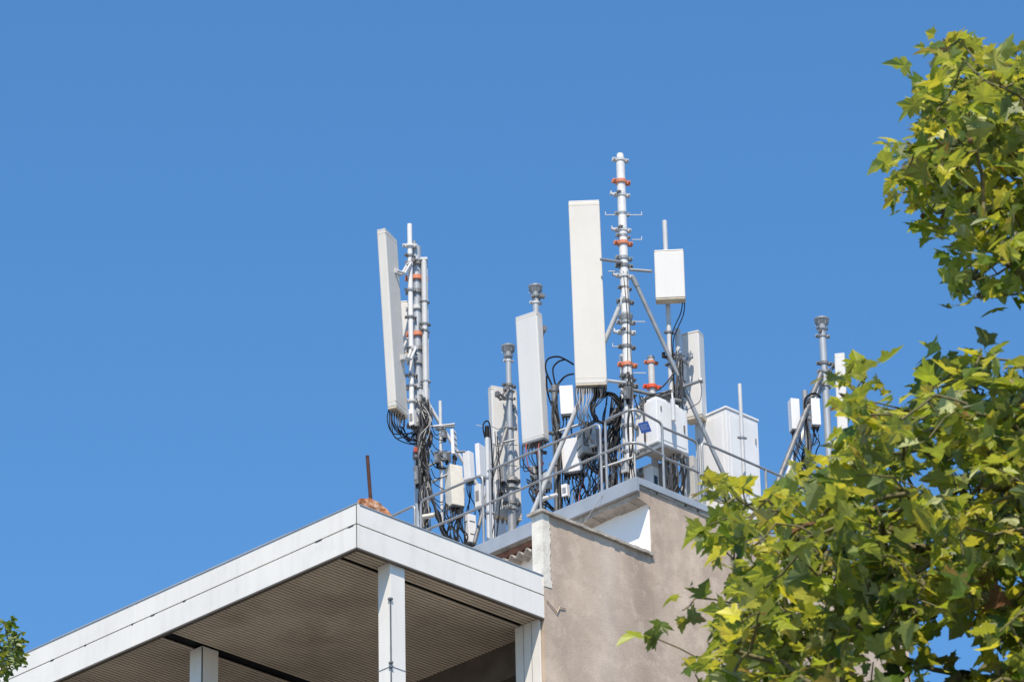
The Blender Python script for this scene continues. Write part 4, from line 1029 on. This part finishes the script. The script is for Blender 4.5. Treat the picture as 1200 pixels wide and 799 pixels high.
def inside(poly, x, y):
    c = False; n = len(poly); j = n-1
    for i in range(n):
        xi, yi = poly[i]; xj, yj = poly[j]
        if (yi > y) != (yj > y) and x < (xj-xi)*(y-yi)/(yj-yi)+xi: c = not c
        j = i
    return c
def skeleton(nodes, roots, maxlen=.9):
    """connect every node to the nearest node already grown, nearest to the roots first"""
    grown = list(roots); par = {i: None if i == 0 else i-1 for i in range(len(roots))}
    todo = sorted(nodes, key=lambda p: min((p-r).length for r in roots))
    for p in todo:
        best = min(range(len(grown)), key=lambda i: (grown[i]-p).length + .12*(grown[i]-roots[-1]).length*0)
        par[len(grown)] = best; grown.append(p)
    w_ = [1]*len(grown)
    for i in range(len(grown)-1, 0, -1): w_[par[i]] += w_[i]
    return grown, par, w_
def finish_leaves(bm, cl, name, parent, org):
    me = bpy.data.meshes.new(name)
    bm.faces.index_update()
    cols = {f.index: t for f, t in cl}
    bmesh.ops.translate(bm, verts=bm.verts, vec=-org)
    bm.to_mesh(me); bm.free()
    a = me.color_attributes.new('leaf_tint', 'FLOAT_COLOR', 'CORNER')
    buf = []
    for p in me.polygons:
        c = cols.get(p.index, (.1,.15,.03)); buf += [*c, 1.]*p.loop_total
    a.data.foreach_set('color', buf)
    me.materials.append(MT['leaf'])
    for p in me.polygons: p.use_smooth = False
    o = bpy.data.objects.new(name, me); col.objects.link(o); o.parent = parent; o.location = (0,0,0); return o

random.seed(21)
YTr = 23.0
def at_t(px, py, dY): return at(px, py, YTr+dY)
trunk_base = Vector((6.2, 25.0, 0)); fork = Vector((5.9, 24.6, 9.4))
tree = thing('plane_tree', trunk_base, 'plane tree with yellow-green lobed leaves filling the right side', 'tree', 'street trees')
upper = [(1098,50),(1110,40),(1128,44),(1140,75),(1190,68),(1500,40),(1560,310),(1260,325),(1199,335),(1185,310),(1150,335),(1125,335),(1118,300),(1100,275),(1092,255),(1058,228),(1075,212),(1050,195),(1050,178),(1078,155),(1062,140),(1090,115),(1118,92),(1112,72)]
lower = [(983,428),(1020,440),(1010,470),(1040,475),(1075,468),(1090,430),(1120,425),(1150,415),(1175,432),(1195,425),(1500,400),(1700,900),(1500,1150),(1150,1100),(920,1000),(880,860),(822,835),(862,758),(846,728),(876,655),(850,590),(872,606),(908,572),(930,560),(960,540),(1005,500),(995,470),(985,450)]
holes = [(1085,560,26,18),(1060,610,20,12),(1110,755,45,28),(1095,792,30,15),(1045,770,22,30),(1020,745,18,22),(1140,545,18,14),(1120,715,12,9),(1000,770,22,20),(1190,700,12,16),(1060,520,12,10),(1150,775,20,18),(895,655,18,18),(1170,470,10,14),(960,690,10,10)]
def hole_w(x, y):
    for hx, hy, rx, ry in holes:
        if ((x-hx)/rx)**2+((y-hy)/ry)**2 < 1.25: return True
    return False
nodes = []
def fill(poly, n, dr, bias=0.):
    xs = [p[0] for p in poly]; ys = [p[1] for p in poly]; k_ = 0
    while k_ < n:
        x, y = rnd(min(xs), max(xs)), rnd(min(ys), max(ys))
        if not inside(poly, x, y): continue
        if hole_w(x, y) and random.random() < .93: continue
        if (x > 1260 or y > 860) and random.random() < .45: continue
        nodes.append(at_t(x, y, rnd(*dr)+bias)); k_ += 1
fill(upper, 640, (-1.1, 1.1)); fill(lower, 2350, (-1.7, 1.6))
# sprigs reaching out of the mass
for (x, y) in ((1076,122),(1058,226),(1060,190),(1090,78),(1190,60),(1165,70),(840,575),(850,572),(862,582),(875,592),(836,585),(888,600),(900,585),(870,570),(852,590),(868,600),(830,615),(845,640),(828,622),(800,715),(815,700),(860,655),(770,748),(815,790),(985,440),(1000,455),(1015,440),(1120,340),(1135,350),(1190,345),(835,780)):
    nodes.append(at_t(x, y, rnd(-.5,.3)))
roots = [fork]
for k_ in range(1, 6): roots.append(fork.lerp(at_t(1560, 620, .6), k_/5))
rts2 = [roots[-1].lerp(at_t(1420, 250, .2), k_/4) for k_ in range(1, 5)]
rts3 = [roots[-2].lerp(at_t(1250, 720, .3), k_/5) for k_ in range(1, 6)]
base_roots = roots + rts2 + rts3
grown, par, wgt = [], {}, []
grown = list(base_roots); par = {0: None}
for i in range(1, len(roots)): par[i] = i-1
for i in range(len(rts2)): par[len(roots)+i] = len(roots)-1 if i == 0 else len(roots)+i-1
off = len(roots)+len(rts2)
for i in range(len(rts3)): par[off+i] = len(roots)-2 if i == 0 else off+i-1
center = roots[-1]
for p in sorted(nodes, key=lambda p: (p-center).length):
    best = min(range(len(grown)), key=lambda i: (grown[i]-p).length + .25*max(0, (grown[i]-center).length-(p-center).length+.1))
    par[len(grown)] = best; grown.append(p)
wgt = [1]*len(grown)
for i in range(len(grown)-1, 0, -1):
    if par[i] is not None: wgt[par[i]] += wgt[i]
nb = len(base_roots)
m = MB(); tp = [trunk_base, trunk_base+Vector((-.05,.02,2.4)), trunk_base+Vector((-.18,-.1,5)), trunk_base+Vector((-.2,-.2,7.4)), fork]
m.tube(smooth_path(tp, 4), .26, 14, True, .17); m.build('trunk', 'bark', tree)
m = MB()
for seq, r0, r1 in ((roots, .15, .10), ([roots[-1]]+rts2, .09, .05), ([roots[-2]]+rts3, .09, .05)):
    m.tube(smooth_path(seq, 3), r0, 10, True, r1)
m.build('limbs', 'bark', tree)
m = MB()
for i in range(nb, len(grown)):
    a, b = grown[par[i]], grown[i]; L_ = (b-a).length
    r_ = min(.035, .0032*math.sqrt(wgt[i])+.001)
    mid_ = (a+b)/2+Vector((rnd(-1,1), rnd(-1,1), rnd(-.6,1)))*L_*.08
    m.tube([a, mid_, b], r_*1.15, 5, False, r_)
m.build('twigs', 'twig', tree)
sunv = -sd
bm = bmesh.new(); cl = []
def tint():
    u = random.random()
    if u < .36: c = (.255,.30,.014)
    elif u < .58: c = (.085,.14,.013)
    elif u < .76: c = (.44,.41,.025)
    elif u < .84: c = (.036,.066,.012)
    elif u < .93: c = (.40,.43,.20)
    elif u < .975: c = (.34,.27,.06)
    else: c = (.16,.075,.03)
    if u > .93 and random.random() < .6: c = (.13,.19,.018)
    k_ = rnd(.7, 1.2); return (c[0]*k_, c[1]*k_, c[2]*k_)
def spray(p, out_dir, n, smin=.055, smax=.158):
    for _ in range(n):
        d = (out_dir*.5+Vector((rnd(-1,1), rnd(-1,1), rnd(-1,.55)))).normalized()
        base_ = p+d*rnd(.02,.12)
        nn = (uz*.6+sunv*.3+Vector((rnd(-1,1), rnd(-1,1), rnd(-.8,.8)))*.95)
        dd = d+Vector((rnd(-.4,.4), rnd(-.4,.4), rnd(-.7,.1)))
        x, y = proj(base_)
        if -60 < x < 1300 and -60 < y < 900:
            plane_leaf(bm, cl, base_, rnd(smin, smax), nn, dd, tint(), rnd(.05,.45))
        else:
            simple_leaf(bm, cl, base_, rnd(.2,.3), nn, dd, tint())
for i in range(nb, len(grown)):
    p = grown[i]; d = (p-grown[par[i]]).normalized()
    x, y = proj(p)
    if i >= len(grown) or True:
        spray(p, d, random.choice((3,3,4,4)) if not (p-CAM).length > 60 else 2)
finish_leaves(bm, cl, 'crown', tree, trunk_base)
# seed balls
vis = [i for i in range(nb, len(grown)) if 1000 < proj(grown[i])[0] < 1195 and (100 < proj(grown[i])[1] < 330 or 560 < proj(grown[i])[1] < 790)]
random.shuffle(vis)
mb0 = MB(); bmesh.ops.create_icosphere(mb0.bm, subdivisions=2, radius=.018)
for f in mb0.bm.faces: f.smooth = True
sbm = mb0.build('seed_ball', 'seedball'); sme = sbm.data; bpy.data.objects.remove(sbm)
balls = []
for i in vis[:26]:
    p = grown[i]; q = p+Vector((rnd(-.02,.02), rnd(-.06,-.01), -rnd(.06,.13))); balls.append((p, q))
for p, q in balls:
    o = bpy.data.objects.new('seed_ball', sme); col.objects.link(o); o.parent = tree; o.location = q-trunk_base
    mst = MB(); mst.tube([p, q], .0018, 4, False); mst.build('stalk', 'twig', o)

# left small-leaved tree
YLt = 38.0
lb = Vector((at(-230,760,YLt).x, YLt, 0))
lt = thing('small_leaved_tree', lb, 'small-leaved green tree whose twig tips enter at the lower left corner', 'tree', 'street trees')
nod = []
regL = [(-10,722),(12,728),(10,745),(24,740),(30,752),(31,770),(28,783),(14,782),(4,792),(-10,796),(-300,1000),(-420,760),(-240,620),(-60,690)]
k_ = 0
while k_ < 420:
    x, y = rnd(-420,32), rnd(620,1000)
    if not inside(regL, x, y): continue
    if x < -60 and random.random() < .5: continue
    nod.append(at(x, y, YLt+rnd(-.8,.8))); k_ += 1
for (x, y) in ((6,735),(2,745),(10,752),(20,748),(25,755),(18,762),(26,768),(14,772),(22,776),(8,765),(5,778),(0,760),(-3,770),(12,740),(0,786),(-5,750)): nod.append(at(x, y, YLt+rnd(-.3,.3)))
rootsL = [lb.lerp(at(-230, 900, YLt), q) for q in (0,.5,.8,1)]
gr = list(rootsL); pr = {0: None, 1: 0, 2: 1, 3: 2}; cen = rootsL[-1]
for p in sorted(nod, key=lambda p: (p-cen).length):
    b = min(range(1, len(gr)), key=lambda i: (gr[i]-p).length); pr[len(gr)] = b; gr.append(p)
m = MB(); m.tube(smooth_path(rootsL, 3), .17, 12, True, .06); m.build('trunk', 'bark', lt)
m = MB(); bm = bmesh.new(); cl = []
for i in range(4, len(gr)):
    m.tube([gr[pr[i]], gr[i]], .006, 5, False, .004)
    for _ in range(9):
        d = Vector((rnd(-1,1), rnd(-1,1), rnd(-.8,.8))).normalized()
        c = random.choice([(.07,.12,.02),(.10,.16,.025),(.18,.21,.04),(.05,.085,.02)])
        simple_leaf(bm, cl, gr[i]+d*rnd(.0,.07), rnd(.05,.085), uz+Vector((rnd(-1,1), rnd(-1,1), rnd(-.5,.5))), d+Vector((0,0,-.4)), c)
m.build('twigs', 'twig', lt)
finish_leaves(bm, cl, 'crown', lt, lb)
